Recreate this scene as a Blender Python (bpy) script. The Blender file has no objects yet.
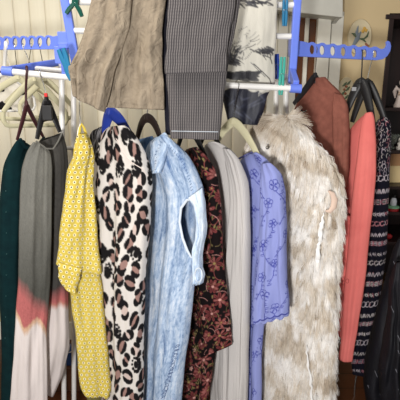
import bpy, math, random
import numpy as np
from mathutils import Vector, Matrix

C = bpy.context.scene.collection
PI = math.pi
FPX, PITCH, CAM = 440.0, math.radians(14), (0.0, -1.5, 1.5)
CA, SA = math.cos(PITCH), math.sin(PITCH)

def W(px, py, y):
    """world point of the sight line through (px, py) where it crosses the vertical plane at depth y"""
    r, u = (px - 200) / FPX, (200 - py) / FPX
    dy, dz = CA + u * SA, -SA + u * CA
    t = (y - CAM[1]) / dy
    return Vector((CAM[0] + r * t, y, CAM[2] + dz * t))

def to_px(P):
    d = P - np.array(CAM)
    f = d[..., 1] * CA - d[..., 2] * SA
    u = d[..., 1] * SA + d[..., 2] * CA
    return 200 + FPX * d[..., 0] / f, 200 - FPX * u / f

def lin(c):
    c = np.asarray(c, dtype=float) / 255.0
    return np.where(c <= 0.04045, c / 12.92, ((c + 0.055) / 1.055) ** 2.4)

# ------------------------------------------------------------------ materials
class N:
    def __init__(s, name, rough=0.85, spec=0.3, metal=0.0):
        s.m = bpy.data.materials.new(name); s.m.use_nodes = True
        s.t = s.m.node_tree; s.b = s.t.nodes['Principled BSDF']
        s.b.inputs['Roughness'].default_value = rough
        s.b.inputs['Specular IOR Level'].default_value = spec
        s.b.inputs['Metallic'].default_value = metal
    def node(s, typ, **kw):
        n = s.t.nodes.new(typ)
        for k, v in kw.items():
            if k in n.inputs: s.put(n, k, v)
            else: setattr(n, k, v)
        return n
    def put(s, n, k, v):
        if hasattr(v, 'is_output'): s.t.links.new(v, n.inputs[k])
        else: n.inputs[k].default_value = v
    def math(s, op, a, b=0.0, c=0.0):
        n = s.t.nodes.new('ShaderNodeMath'); n.operation = op
        s.put(n, 0, a); s.put(n, 1, b); s.put(n, 2, c)
        return n.outputs[0]
    def mix(s, fac, a, b):
        n = s.t.nodes.new('ShaderNodeMix'); n.data_type = 'RGBA'
        for k, v in ((0, fac), (6, a), (7, b)):
            if isinstance(v, (tuple, list, np.ndarray)): v = (*v[:3], 1)
            s.put(n, k, v)
        return n.outputs[2]
    def coords(s, kind='UV', scale=(1, 1, 1), rot=(0, 0, 0)):
        tc = s.t.nodes.new('ShaderNodeTexCoord')
        mp = s.t.nodes.new('ShaderNodeMapping')
        mp.inputs['Scale'].default_value = scale; mp.inputs['Rotation'].default_value = rot
        s.t.links.new(tc.outputs[kind], mp.inputs[0])
        return mp.outputs[0]
    def noise(s, vec, scale, detail=3, rough=0.55, dist=0.0):
        n = s.node('ShaderNodeTexNoise'); s.put(n, 'Vector', vec)
        n.inputs['Scale'].default_value = scale; n.inputs['Detail'].default_value = detail
        n.inputs['Roughness'].default_value = rough; n.inputs['Distortion'].default_value = dist
        return n.outputs['Fac']
    def ramp(s, fac, stops):
        n = s.t.nodes.new('ShaderNodeValToRGB'); s.put(n, 0, fac)
        e = n.color_ramp.elements
        while len(e) < len(stops): e.new(0.5)
        for q, (p, c) in zip(e, stops):
            q.position = p
            q.color = (*(c if not np.isscalar(c) else (c, c, c)), 1)
        return n.outputs[0]
    def color(s, v):
        if isinstance(v, (tuple, list, np.ndarray)): v = (*v[:3], 1)
        s.put(s.b, 'Base Color', v)
    def bump(s, h, strength=0.3, dist=0.002):
        n = s.t.nodes.new('ShaderNodeBump'); n.inputs['Strength'].default_value = strength
        n.inputs['Distance'].default_value = dist
        s.put(n, 'Height', h); s.put(s.b, 'Normal', n.outputs[0])

def plain(name, rgb, rough=0.5, spec=0.4, metal=0.0, var=0.06):
    k = N(name, rough, spec, metal)
    c = lin(rgb)
    f = k.noise(k.coords('Object'), 40, 3)
    k.color(k.mix(f, tuple(np.clip(c * (1 - var), 0, 1)), tuple(np.clip(c * (1 + var), 0, 1))))
    return k.m

def fabric(name, rgb, rgb2=None, nscale=6, weave=900, wr=0.25, wrinkle=0.5, rough=0.9, attr=False, stretch=(1, 1, 1), spec=0.15, wscale=14, wdist=0.006, ws=(1.6, 0.5, 1)):
    """cloth: mottled colour (or the painted print), fine weave and soft wrinkles in the bump"""
    k = N(name, rough, spec)
    uv = k.coords('UV', stretch)
    f = k.noise(uv, nscale, 4)
    if attr:
        a = k.node('ShaderNodeAttribute', attribute_name='print')
        g = k.noise(k.coords('UV', (.6, 1, 1)), 420, 4, .7)
        dk = k.mix(0.5, a.outputs['Color'], (0.0, 0.0, 0.0))
        col = k.mix(k.math('MULTIPLY', g, 0.3), a.outputs['Color'], dk)
    else:
        c1 = lin(rgb); c2 = lin(rgb2 if rgb2 is not None else np.array(rgb) * 0.9)
        col = k.mix(k.ramp(f, [(0.35, 0.0), (0.65, 1.0)]), tuple(c1), tuple(c2))
        g = k.noise(k.coords('UV'), weave, 2)
        col = k.mix(k.math('MULTIPLY', g, wr), col, tuple(c1 * 0.45))
    k.color(col)
    w = k.noise(k.coords('UV', ws), wscale, 3, 0.5, 0.8)
    g2 = k.noise(k.coords('UV'), weave, 2)
    h = k.math('ADD', k.math('MULTIPLY', w, 1.0), k.math('MULTIPLY', g2, 0.12))
    k.bump(h, wrinkle, wdist)
    return k.m

# ------------------------------------------------------------------ mesh helpers
class MB:
    def __init__(s): s.v, s.f = [], []
    def add(s, vs, fs):
        o = len(s.v); s.v += [tuple(v) for v in vs]; s.f += [tuple(i + o for i in f) for f in fs]; return s
    def box(s, c, d, rot=None):
        c = Vector(c); q = []
        for x in (-.5, .5):
            for y in (-.5, .5):
                for z in (-.5, .5):
                    p = Vector((x * d[0], y * d[1], z * d[2]))
                    q.append(c + (rot @ p if rot else p))
        return s.add(q, [(0, 1, 3, 2), (4, 6, 7, 5), (0, 4, 5, 1), (2, 3, 7, 6), (0, 2, 6, 4), (1, 5, 7, 3)])
    def bar(s, a, b, w, h, up=(0, 0, 1)):
        """a rectangular bar from a to b"""
        a, b = Vector(a), Vector(b); d = (b - a).normalized(); up = Vector(up)
        sd = d.cross(up).normalized(); u = sd.cross(d)
        q = []
        for p in (a, b):
            for i, j in ((-1, -1), (1, -1), (1, 1), (-1, 1)): q.append(p + sd * i * w / 2 + u * j * h / 2)
        return s.add(q, [(0, 1, 2, 3), (7, 6, 5, 4), (0, 4, 5, 1), (1, 5, 6, 2), (2, 6, 7, 3), (3, 7, 4, 0)])
    def tube(s, pts, r, n=10, flat=1.0, flatdir=None, close=False):
        pts = [Vector(p) for p in pts]; m = len(pts)
        rs = r if isinstance(r, (list, tuple)) else [r] * m
        ref = Vector(flatdir) if flatdir is not None else Vector((0.13, 0.97, 0.21))
        vs = []
        for i, p in enumerate(pts):
            if close: t = pts[(i + 1) % m] - pts[i - 1]
            else: t = pts[min(i + 1, m - 1)] - pts[max(i - 1, 0)]
            t.normalize(); a = ref - t * ref.dot(t)
            if a.length < 1e-4: a = Vector((1, 0, 0)) - t * t.x
            a.normalize(); b = t.cross(a)
            for k in range(n):
                th = 2 * PI * k / n
                vs.append(p + (a * math.cos(th) * flat + b * math.sin(th)) * rs[i])
        fs = []
        for i in range(m if close else m - 1):
            j = (i + 1) % m
            for k in range(n):
                l = (k + 1) % n
                fs.append((i * n + k, i * n + l, j * n + l, j * n + k))
        if not close: fs += [tuple(range(n))[::-1], tuple((m - 1) * n + k for k in range(n))]
        return s.add(vs, fs)
    def lathe(s, prof, c, n=20, sx=1.0, sy=1.0):
        """profile of (r, z) turned about the vertical through c"""
        c = Vector(c); vs = []
        for r, z in prof:
            for k in range(n):
                th = 2 * PI * k / n
                vs.append(c + Vector((r * sx * math.cos(th), r * sy * math.sin(th), z)))
        fs = []
        for i in range(len(prof) - 1):
            for k in range(n):
                l = (k + 1) % n
                fs.append((i * n + k, i * n + l, (i + 1) * n + l, (i + 1) * n + k))
        fs += [tuple(range(n))[::-1], tuple((len(prof) - 1) * n + k for k in range(n))]
        return s.add(vs, fs)
    def ball(s, c, r, n=14, sc=(1, 1, 1)):
        prof = [(math.sin(PI * i / 10) * r + 1e-5, -math.cos(PI * i / 10) * r * sc[2]) for i in range(11)]
        return s.lathe(prof, c, n, sc[0], sc[1])
    def prism(s, poly, d, holes=()):
        """a flat outline (list of 3-D points) pushed along d"""
        d = Vector(d); n = len(poly)
        vs = [Vector(p) for p in poly] + [Vector(p) + d for p in poly]
        fs = [tuple(range(n))[::-1], tuple(range(n, 2 * n))] + [(i, (i + 1) % n, (i + 1) % n + n, i + n) for i in range(n)]
        return s.add(vs, fs)
    def build(s, name, mat, parent=None, smooth=True, bevel=0.0):
        me = bpy.data.meshes.new(name); me.from_pydata(s.v, [], s.f); me.update()
        o = bpy.data.objects.new(name, me); C.objects.link(o)
        me.materials.append(mat)
        if smooth:
            me.shade_smooth()
            me.set_sharp_from_angle(angle=math.radians(40))
        if bevel:
            b = o.modifiers.new('bevel', 'BEVEL'); b.width = bevel; b.segments = 2; b.limit_method = 'ANGLE'
        attach(o, parent)
        return o

def attach(o, parent):
    if parent is not None:
        bpy.context.view_layer.update()
        o.parent = parent
        o.matrix_parent_inverse = parent.matrix_world.inverted()

def thing(name, label, cat, loc=(0, 0, 0), group=None):
    o = bpy.data.objects.new(name, None); C.objects.link(o)
    o.location = loc; o.empty_display_size = 0.05
    bpy.context.view_layer.update()
    return tag(o, label, cat, group)

def tag(o, label, cat, group=None):
    o['label'] = label; o['category'] = cat
    if group: o['group'] = group
    return o

def struct(o): o['kind'] = 'structure'; return o

# ------------------------------------------------------------------ painted prints
class Canvas:
    """a cloth print, 1 mm per cell, u to the right (0 = middle), v downwards"""
    def __init__(s, w, h, bg, res=0.001):
        s.res = res; s.w, s.h = int(w / res), int(h / res); s.u0 = w / 2
        s.a = np.empty((s.h, s.w, 3)); s.a[:] = lin(bg)
    def _grid(s, x0, x1, y0, y1):
        i0, i1 = max(0, int((x0 + s.u0) / s.res)), min(s.w, int((x1 + s.u0) / s.res) + 2)
        j0, j1 = max(0, int(y0 / s.res)), min(s.h, int(y1 / s.res) + 2)
        if i1 <= i0 or j1 <= j0: return None
        X, Y = np.meshgrid((np.arange(i0, i1) + .5) * s.res - s.u0, (np.arange(j0, j1) + .5) * s.res)
        return X, Y, (slice(j0, j1), slice(i0, i1))
    def _lay(s, sl, m, col):
        c = lin(col); s.a[sl] = s.a[sl] * (1 - m[..., None]) + c * m[..., None]
    def ellipse(s, x, y, rx, ry, ang, col, alpha=1.0, soft=0.0012):
        R = max(rx, ry) + soft; g = s._grid(x - R, x + R, y - R, y + R)
        if g is None: return
        X, Y, sl = g; ca, sa = math.cos(ang), math.sin(ang)
        p, q = (X - x) * ca + (Y - y) * sa, -(X - x) * sa + (Y - y) * ca
        d = (np.sqrt((p / rx) ** 2 + (q / ry) ** 2) - 1) * min(rx, ry)
        s._lay(sl, np.clip(0.5 - d / soft, 0, 1) * alpha, col)
    def petal(s, x, y, L, wd, ang, col, alpha=1.0):
        """a drop: pointed at (x, y), wide near its far end"""
        for t, r in ((0.25, .35), (0.45, .6), (0.65, .85), (0.8, .8)):
            s.ellipse(x + math.cos(ang) * L * t, y + math.sin(ang) * L * t, L * .22, wd * r / 1.2, ang, col, alpha)
    def line(s, pts, w, col, alpha=1.0, soft=0.001):
        P = np.array(pts); R = w + soft
        g = s._grid(P[:, 0].min() - R, P[:, 0].max() + R, P[:, 1].min() - R, P[:, 1].max() + R)
        if g is None: return
        X, Y, sl = g; d = np.full(X.shape, 9.0)
        for (ax, ay), (bx, by) in zip(P[:-1], P[1:]):
            vx, vy = bx - ax, by - ay; L = vx * vx + vy * vy + 1e-12
            t = np.clip(((X - ax) * vx + (Y - ay) * vy) / L, 0, 1)
            d = np.minimum(d, np.hypot(X - ax - t * vx, Y - ay - t * vy))
        s._lay(sl, np.clip(0.5 - (d - w / 2) / soft, 0, 1) * alpha, col)
    def arc(s, x, y, r, a0, a1, w, col, ry=None, n=14, alpha=1.0):
        ry = r if ry is None else ry
        s.line([(x + r * math.cos(a0 + (a1 - a0) * i / n), y + ry * math.sin(a0 + (a1 - a0) * i / n)) for i in range(n + 1)], w, col, alpha)
    def sample(s, u, v):
        x = np.clip((u + s.u0) / s.res - .5, 0, s.w - 1.001); y = np.clip(v / s.res - .5, 0, s.h - 1.001)
        i, j = x.astype(int), y.astype(int); fx, fy = (x - i)[..., None], (y - j)[..., None]
        a = s.a
        return (a[j, i] * (1 - fx) + a[j, i + 1] * fx) * (1 - fy) + (a[j + 1, i] * (1 - fx) + a[j + 1, i + 1] * fx) * fy

# ------------------------------------------------------------------ draped cloth
GRID = {}
def cloth(name, mat, parent, rows, y=None, th=0.06, n=(90, 90), fold=0.012, freq=3.0, seed=0, paint=None,
          hole=None, scallop=0.0, wob=1.0, shell=0.0, drift=0.6, sag=0.0, flare=1.0, sharp=1.0, grain=0.0, taper=.3):
    """A hanging tube of cloth. rows: (xl, pyl, xr, pyr[, yl, yr[, th]]) from the top to the hem: the two sides of the
    garment and the depths at which they hang. Front and back sheets are both modelled, with folds that run down."""
    rng = np.random.default_rng(seed)
    R = []
    for r in rows:
        r = list(r)
        if len(r) == 4: r += [y[0], y[1]]
        if len(r) == 6: r += [th]
        R.append(r)
    R = np.array(R, float)
    L3 = np.array([W(r[0], r[1], r[4]) for r in R]); R3 = np.array([W(r[2], r[3], r[5]) for r in R])
    mid = (L3 + R3) / 2
    k = np.concatenate([[0], np.cumsum(np.maximum(0.004, np.abs(np.diff(mid[:, 2])) + 0.3 * np.abs(np.diff(L3[:, 0]))))])
    nr, nc = n
    t = np.linspace(0, k[-1], nr)
    def ip(a):
        o = np.stack([np.interp(t, k, a[:, i]) for i in range(a.shape[1])], 1) if a.ndim == 2 else np.interp(t, k, a)
        for _ in range(max(1, nr // 24)):
            q = o.copy(); q[1:-1] = (o[:-2] + 2 * o[1:-1] + o[2:]) / 4; o = q
        return o
    Lp, Rp, T = ip(L3), ip(R3), ip(R[:, 6])
    v = t / k[-1]
    T = T * (taper + (1 - taper) * np.minimum(1, v / .10) ** .7)
    for P_, sg in ((Lp, -1), (Rp, 1)):                             # uneven edges
        w = sum(rng.uniform(.3, 1) * np.sin(2 * PI * (f * v + rng.uniform())) / f for f in (2.3, 4.1, 7.7))
        P_[:, 0] += w * 0.0035 * wob * np.minimum(1, v * 5)
    th_ = np.linspace(PI / 2, PI / 2 + 2 * PI, nc + 1)
    c, s_ = np.cos(th_), np.sin(th_)
    ex = np.sign(c) * np.abs(c) ** 0.85; ey = np.sign(s_) * np.abs(s_) ** 0.6
    M_, H_ = (Lp + Rp) / 2, (Rp - Lp) / 2
    d = H_[:, :2] / np.linalg.norm(H_[:, :2], axis=1, keepdims=True)
    nn = np.stack([-d[:, 1], d[:, 0], np.zeros(nr)], 1)
    P = M_[:, None] + ex[None, :, None] * H_[:, None] + (ey[None, :] * T[:, None] / 2)[..., None] * nn[:, None]
    front = s_ < 0
    S = np.broadcast_to(ex, (nr, nc + 1)); V = np.broadcast_to(v[:, None], (nr, nc + 1))
    dis = np.zeros((nr, nc + 1))
    for side in (True, False):
        q = np.zeros((nr, nc + 1))
        for j, f in enumerate((freq * .55, freq, freq * 1.7, freq * 2.9)):
            ph = rng.uniform(0, 2 * PI); dr = rng.uniform(-drift, drift)
            wv = np.sin(PI * f * (S + dr * (V - 1) * .5) + ph + .5 * np.sin(3 * V + ph))
            wv = np.sign(wv) * np.abs(wv) ** sharp
            am = rng.uniform(.6, 1.1) * (.75, .5, .22, .10)[j]
            q += am * wv * (0.75 + 0.35 * np.sin(2 * PI * (V * rng.uniform(.6, 1.6) + rng.uniform())))
        for j in range(8):                                          # slack and cross creases
            a = rng.uniform(-.9, .9); f = rng.uniform(5, 14)
            q += .085 * np.sin(f * (V * 2.0 + a * S) + rng.uniform(0, 6) + 1.5 * np.sin(2.3 * S + 5 * V + j)) 
        dis = np.where(front[None, :] == side, q, dis)
    dis *= fold * (0.3 + 0.7 * np.minimum(1, V * 2.2) ** .8 * flare) * np.clip(np.abs(s_) * 1.3, 0, 1)[None, :]
    if grain: dis += grain * rng.standard_normal(dis.shape)
    P = P + dis[..., None] * nn[:, None]
    if sag: P[..., 2] -= sag * (1 - S ** 2) * np.clip(1 - V * 8, 0, 1)
    du = np.linalg.norm(np.diff(P, axis=1), axis=2); U = np.concatenate([np.zeros((nr, 1)), np.cumsum(du, 1)], 1)
    U -= U[:, [nc // 2]]
    dv = np.linalg.norm(np.diff(M_, axis=0), axis=1); Vm = np.concatenate([[0], np.cumsum(dv)])
    Vm = np.broadcast_to(Vm[:, None], U.shape)
    if scallop:
        P[..., 2] -= scallop * np.abs(np.sin(U * PI / 0.035)) * np.clip((V - .93) / .07, 0, 1)
    idx = np.arange(nr * (nc + 1)).reshape(nr, nc + 1)
    F = np.stack([idx[:-1, :-1], idx[1:, :-1], idx[1:, 1:], idx[:-1, 1:]], -1).reshape(-1, 4)
    if hole is not None:
        X, Y = to_px(P); hp = np.array(hole); ins = np.zeros(X.shape, bool)
        for (x0, y0), (x1, y1) in zip(hp, np.roll(hp, -1, 0)):
            cr = (Y < y0) != (Y < y1)
            ins ^= cr & (X < (x1 - x0) * (Y - y0) / (y1 - y0 + 1e-9) + x0)
        ins &= front[None, :]
        F = F[~ins.reshape(-1)[F].any(1)]
    me = bpy.data.meshes.new(name)
    me.vertices.add(P.shape[0] * P.shape[1]); me.vertices.foreach_set('co', P.reshape(-1))
    me.loops.add(len(F) * 4); me.loops.foreach_set('vertex_index', F.reshape(-1).astype(np.int32))
    me.polygons.add(len(F)); me.polygons.foreach_set('loop_start', np.arange(0, len(F) * 4, 4, dtype=np.int32))
    me.update(calc_edges=True)
    uv = me.uv_layers.new(name='UVMap')
    uvs = np.stack([U, -Vm], -1).reshape(-1, 2)[F.reshape(-1)]
    uv.data.foreach_set('uv', uvs.reshape(-1).astype(np.float32))
    if paint is not None:
        col = paint(U, Vm, S, V) if callable(paint) else paint.sample(U, Vm)
        col = np.concatenate([col.reshape(-1, 3), np.ones((col.reshape(-1, 3).shape[0], 1))], 1)
        at = me.color_attributes.new('print', 'FLOAT_COLOR', 'POINT')
        at.data.foreach_set('color', col.reshape(-1).astype(np.float32))
    me.shade_smooth(); me.materials.append(mat)
    o = bpy.data.objects.new(name, me); C.objects.link(o)
    if shell:
        q = o.modifiers.new('thickness', 'SOLIDIFY'); q.thickness = shell; q.offset = 0
    attach(o, parent)
    o_ = {'P': P, 'front': front, 'nn': nn}
    X, Y = to_px(P); o_['X'], o_['Y'] = X, Y
    GRID[o.name] = o_
    return o

def surf(o, px, py, out=0.002):
    """the point of a cloth's front sheet seen at (px, py), lifted off it by out"""
    g = GRID[o.name]
    D = (g['X'] - px) ** 2 + (g['Y'] - py) ** 2 + np.where(g['front'][None, :], 0, 1e6)
    i, j = np.unravel_index(np.argmin(D), D.shape)
    p = Vector(g['P'][i, j]); to = (Vector(CAM) - p).normalized()
    q = W(px, py, p.y)
    return q + to * out

def arc_pts(c, r, a0, a1, n, ax=Vector((1, 0, 0)), bx=Vector((0, 0, 1))):
    c = Vector(c)
    return [c + ax * (r * math.cos(a0 + (a1 - a0) * i / n)) + bx * (r * math.sin(a0 + (a1 - a0) * i / n)) for i in range(n + 1)]
import bmesh
# ------------------------------------------------------------------ materials
M_white = plain('white_coated_tube', (232, 230, 226), 0.35, 0.5)
M_blue = plain('periwinkle_plastic', (104, 128, 224), 0.38, 0.5)
M_teal = plain('teal_peg_plastic', (40, 118, 160), 0.4)
M_green = plain('dark_green_peg_plastic', (14, 84, 70), 0.4)
M_mint = plain('sea_green_peg_plastic', (64, 165, 150), 0.4)
M_navy = plain('royal_blue_peg_plastic', (28, 62, 150), 0.4)
M_steel = plain('hook_steel', (190, 190, 188), 0.25, 0.5, 1.0)
M_cream = plain('cream_velvet', (196, 190, 158), 0.9, 0.1)
M_bwire = plain('black_wire', (22, 20, 20), 0.35)
M_black = plain('black_hanger_plastic', (24, 23, 24), 0.45)
M_maroon = plain('maroon_hanger_plastic', (62, 28, 32), 0.5)
M_bluehang = plain('blue_hanger_plastic', (28, 52, 140), 0.4)
M_dbrown = plain('dark_brown_hanger', (38, 26, 24), 0.5)
M_red = plain('red_size_marker', (205, 40, 40), 0.4)
M_pearl = plain('pearl_button', (215, 205, 190), 0.3)

def wood(name, a, b, scale=(1, 12, 1), rough=0.4):
    k = N(name, rough, 0.4)
    f = k.noise(k.coords('Object', scale), 5, 5, 0.6, 1.2)
    k.color(k.mix(k.ramp(f, [(0.3, 0.0), (0.7, 1.0)]), tuple(lin(a)), tuple(lin(b))))
    k.bump(f, 0.1, 0.002); return k.m
M_cab = wood('dark_stained_wood', (30, 16, 14), (44, 24, 20), (12, 12, 1))
k = N('floor_boards', 0.35, 0.4)
bv = k.coords('Object', (1, 1, 1))
br = k.node('ShaderNodeTexBrick'); k.put(br, 'Vector', bv)
for nm, val in (('Scale', 1.0), ('Mortar Size', .003), ('Brick Width', 1.2), ('Row Height', .12)): br.inputs[nm].default_value = val
br.inputs['Color1'].default_value = (*lin((92, 52, 28)), 1); br.inputs['Color2'].default_value = (*lin((74, 40, 22)), 1)
br.inputs['Mortar'].default_value = (*lin((26, 14, 10)), 1)
gr = k.noise(k.coords('Object', (2, 30, 1)), 4, 5)
k.color(k.mix(k.math('MULTIPLY', gr, 0.6), br.outputs['Color'], tuple(lin((40, 20, 12)))))
M_floor = k.m
k = N('painted_plaster', 0.85, 0.2)
f = k.noise(k.coords('Object'), 3, 4)
k.color(k.mix(f, tuple(lin((196, 174, 134))), tuple(lin((208, 187, 147)))))
k.bump(k.noise(k.coords('Object'), 220, 2), 0.12, 0.002); M_wall = k.m
M_trim = plain('white_gloss_paint', (226, 222, 208), 0.5)
M_pel = plain('grey_white_pelmet_paint', (188, 186, 176), 0.6)
k = N('amber_brown_glass', 0.25, 0.5)
f = k.noise(k.coords('Object', (1, 1, .3)), 9, 3)
k.color(k.mix(f, tuple(lin((70, 36, 14))), tuple(lin((124, 74, 36))))); M_amber = k.m
k = N('blind_cloth', 0.85, 0.15)
f = k.noise(k.coords('Object', (60, 60, 1.5)), 2, 3)
k.color(k.mix(f, tuple(lin((240, 233, 212))), tuple(lin((231, 223, 199)))))
k.bump(k.noise(k.coords('Object', (200, 200, 200)), 2, 2), 0.1, 0.001); M_blind = k.m

# ------------------------------------------------------------------ the room
YB = 0.95
struct(MB().box((0.4, 0.6, -0.02), (5.2, 4.8, 0.04)).build('floor', M_floor, smooth=False))
CX = W(384, 80, YB - .01).x                                       # the wall stops at a niche that takes the cabinet
m = MB(); m.box(((CX - 2.2) / 2, YB + 0.05, 1.3), (CX + 2.2, 0.1, 2.6)); nt = W(390, 19, YB - .01).z + .03
m.box((CX + .376, YB + 0.05, (nt + 2.6) / 2), (.752, .1, 2.6 - nt)); m.box((CX + 1.75, YB + .05, 1.3), (1.996, .1, 2.6))
struct(m.build('wall_back', M_wall, smooth=False))
struct(MB().box((CX + .376, 1.42, 1.3), (.9, .1, 2.6)).build('wall_niche', M_wall, smooth=False))
struct(MB().box(((CX - 2.2) / 2, YB - 0.008, 0.06), (CX + 2.2, 0.016, 0.12)).build('baseboard_back', M_trim, smooth=False, bevel=.004))
struct(MB().box((-2.2, 0.6, 1.3), (0.1, 4.6, 2.6)).build('wall_left', M_wall, smooth=False))

# window with two narrow amber panes, white casing, pelmet box above
yw = YB - 0.03
win = struct(thing('window_1', 'x', 'x', W(305, 60, yw)))
del win['label'], win['category']
zt, zb = W(300, 12, yw).z, 0.75
def X(px, py=60, y=yw): return W(px, py, y).x
def vbar(m, p0, p1, ya, yb, z0=zb, z1=zt):
    a, b = X(p0, 60, ya), X(p1, 60, ya)
    return m.box(((a + b) / 2, (ya + yb) / 2, (z0 + z1) / 2), (b - a, yb - ya, z1 - z0))
cas = MB()
for p0, p1, dy in ((316, 329, .025), (329.5, 341, .012), (268, 277, .012), (277.5, 287, .025)): vbar(cas, p0, p1, yw - dy, YB - .001)
cas.build('casing', M_trim, win, smooth=False, bevel=.003)
fr = MB()
for p0, p1 in ((287, 297), (303.5, 307.5), (315, 317)): vbar(fr, p0, p1, yw - .006, YB - .001)
fr.build('frame', M_trim, win, smooth=False, bevel=.003)
for p0, p1 in ((297, 303.5), (307.5, 315)):
    m = MB(); vbar(m, p0, p1, yw + .008, YB - .002); m.build('pane', M_amber, win, smooth=False)
sill = MB(); a, b = X(266), X(343); sill.box(((a + b) / 2, yw - .02, zb - .02), (b - a, .1, .04)); sill.build('sill', M_trim, win, smooth=False, bevel=.004)

t = thing('pelmet_box', 'grey white box pelmet mounted on the wall above the brown paned window', 'pelmet', W(305, 5, .9))
yp = .80
a, b = W(230, 10, yp), W(343, 18, yp)
m = MB(); m.prism([W(230, 5, yp), W(343, 17.5, yp), W(343, -40, yp), W(230, -50, yp)], (0, YB - yp - .002, 0)); m.build('box', M_pel, t, smooth=False, bevel=.003)
m = MB(); q = W(338, 17, yp + .04); m.bar(q, q + Vector((0, .09, -.02)), .02, .014); m.build('bracket', M_pel, t, smooth=False)

# cream vertical blind on the left of the window
t = thing('vertical_blind', 'cream vertical blind hanging behind the rack across the left and middle', 'blind', W(110, 60, .86))
x = W(-60, 60, .86).x; i = 0; xe = W(262, 60, .86).x
rng = random.Random(5)
while x < xe:
    w = 0.089; a = math.radians(rng.uniform(4, 10))
    m = MB(); n = 8; vs = []; fs = []
    for zi, z in enumerate((0.35, 2.3)):
        for j in range(n + 1):
            s = j / n - .5
            vs.append((x + w / 2 + s * w * math.cos(a), .86 + s * w * math.sin(a) + .010 * (4 * s * s), z))
    for j in range(n): fs.append((j, j + 1, n + 2 + j, n + 1 + j))
    m.add(vs, fs); o = m.build('slat', M_blind, t)
    q = o.modifiers.new('thickness', 'SOLIDIFY'); q.thickness = .0012
    x += 0.079
m = MB(); m.box(((W(-60, 60, .86).x + xe) / 2, .87, 2.32), (xe - W(-60, 60, .86).x + .06, .05, .05)); m.build('head_rail', M_trim, t, smooth=False, bevel=.004)

# dark display cabinet at the right
yc = YB - .01; YK = 1.34
cl = W(384, 80, yc).x
cab = thing('display_cabinet', 'dark brown display cabinet with open shelves along the right wall', 'cabinet', (cl + .3, .7, 0))
top = W(390, 19, yc).z
m = MB(); m.box((cl + .012, (yc + YK) / 2, top / 2), (.024, YK - yc - .01, top)); m.build('side_panel', M_cab, cab, smooth=False, bevel=.002)
m = MB(); m.box((cl + .71, (yc + YK) / 2, top / 2), (.024, YK - yc - .01, top)); m.build('side_panel', M_cab, cab, smooth=False, bevel=.002)
m = MB(); m.box((cl + .36, YK - .02, top / 2), (.70, .02, top)); m.build('back_panel', M_cab, cab, smooth=False)
m = MB(); m.box((cl + .36, (yc + YK) / 2, top + .012), (.76, YK - yc - .01, .024)); m.build('top', M_cab, cab, smooth=False, bevel=.003)
SH = {}
for nm, py in (('a', 108), ('b', 151), ('c', 187), ('d', 213), ('e', 243), ('f', 300)):
    z = W(392, py, yc).z; SH[nm] = z
    m = MB(); m.box((cl + .36, (yc + YK) / 2 - .005, z - .009), (.69, YK - yc - .04, .018)); m.build('shelf', M_cab, cab, smooth=False, bevel=.002)
m = MB(); m.box((cl + .36, (yc + YK) / 2, .04), (.69, YK - yc - .06, .08)); m.build('plinth', M_cab, cab, smooth=False)

def on(shelf, px, y): return Vector((W(px, 150, y).x, y, SH[shelf] + .001))
M_porc = plain('bisque_porcelain', (206, 190, 180), 0.4)
M_gold = plain('tan_robe_glaze', (190, 165, 140), 0.4)
p = on('a', 396, 1.02)
t = thing('angel_figurine', 'pale porcelain figurine standing on the upper shelf of the dark cabinet', 'figurine', p)
m = MB(); m.lathe([(.036, 0), (.035, .012), (.028, .03), (.023, .055), (.019, .08), (.021, .092), (.013, .106), (.006, .112)], p, 18, 1.15, .85); m.build('robe', M_porc, t)
m = MB(); m.ball(p + Vector((0, -.004, .13)), .02); m.ball(p + Vector((0, .003, .134)), .0205); m.build('head', M_porc, t)
for s in (-1, 1):
    m = MB(); m.tube([p + Vector((s * .012, .012, .09)), p + Vector((s * .026, .018, .108)), p + Vector((s * .034, .018, .085)), p + Vector((s * .03, .015, .05))], [.006, .012, .012, .003], 8, .35); m.build('wing', M_porc, t)
    m = MB(); m.tube([p + Vector((s * .016, 0, .09)), p + Vector((s * .022, -.014, .07)), p + Vector((s * .004, -.026, .076))], [.007, .007, .005], 8); m.build('arm', M_gold, t)

k = N('cut_glass', 0.12, 0.6); k.b.inputs['Transmission Weight'].default_value = .75
k.color(k.mix(k.noise(k.coords('Object'), 60, 3), tuple(lin((210, 215, 205))), tuple(lin((120, 130, 120))))); M_glass = k.m
p = on('b', 391, 1.03)
t = thing('glass_bowl', 'grey cut glass bowl on the shelf below the porcelain figurine', 'bowl', p)
m = MB(); m.lathe([(.022, 0), (.024, .006), (.012, .016), (.02, .03), (.036, .05), (.042, .075), (.039, .076), (.03, .05), (.01, .034)], p, 16); m.build('bowl_body', M_glass, t)
m = MB()
for j in range(16):
    th = 2 * PI * j / 16; m.ball(p + Vector((.04 * math.cos(th), .04 * math.sin(th), .078)), .007, 6)
m.build('scalloped_rim', M_glass, t)
p = on('b', 400, 1.0)
t = thing('spotted_dog_figurine', 'small white spotted ornament at the frame edge beside the glass bowl', 'figurine', p)
k = N('spotted_glaze', .3); k.color(k.ramp(k.noise(k.coords('Object'), 55, 1), [(.52, tuple(lin((222, 214, 205)))), (.56, tuple(lin((30, 26, 26))))])); M_spot = k.m
m = MB(); m.lathe([(.02, 0), (.022, .015), (.018, .035), (.01, .045)], p, 14, 1, 1.2); m.ball(p + Vector((-.004, -.01, .055)), .016); m.build('body', M_spot, t)
for s in (-1, 1):
    m = MB(); m.ball(p + Vector((s * .014 - .004, -.006, .058)), .008, 8, (.6, .8, 1.2)); m.build('ear', M_bwire, t)

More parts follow.
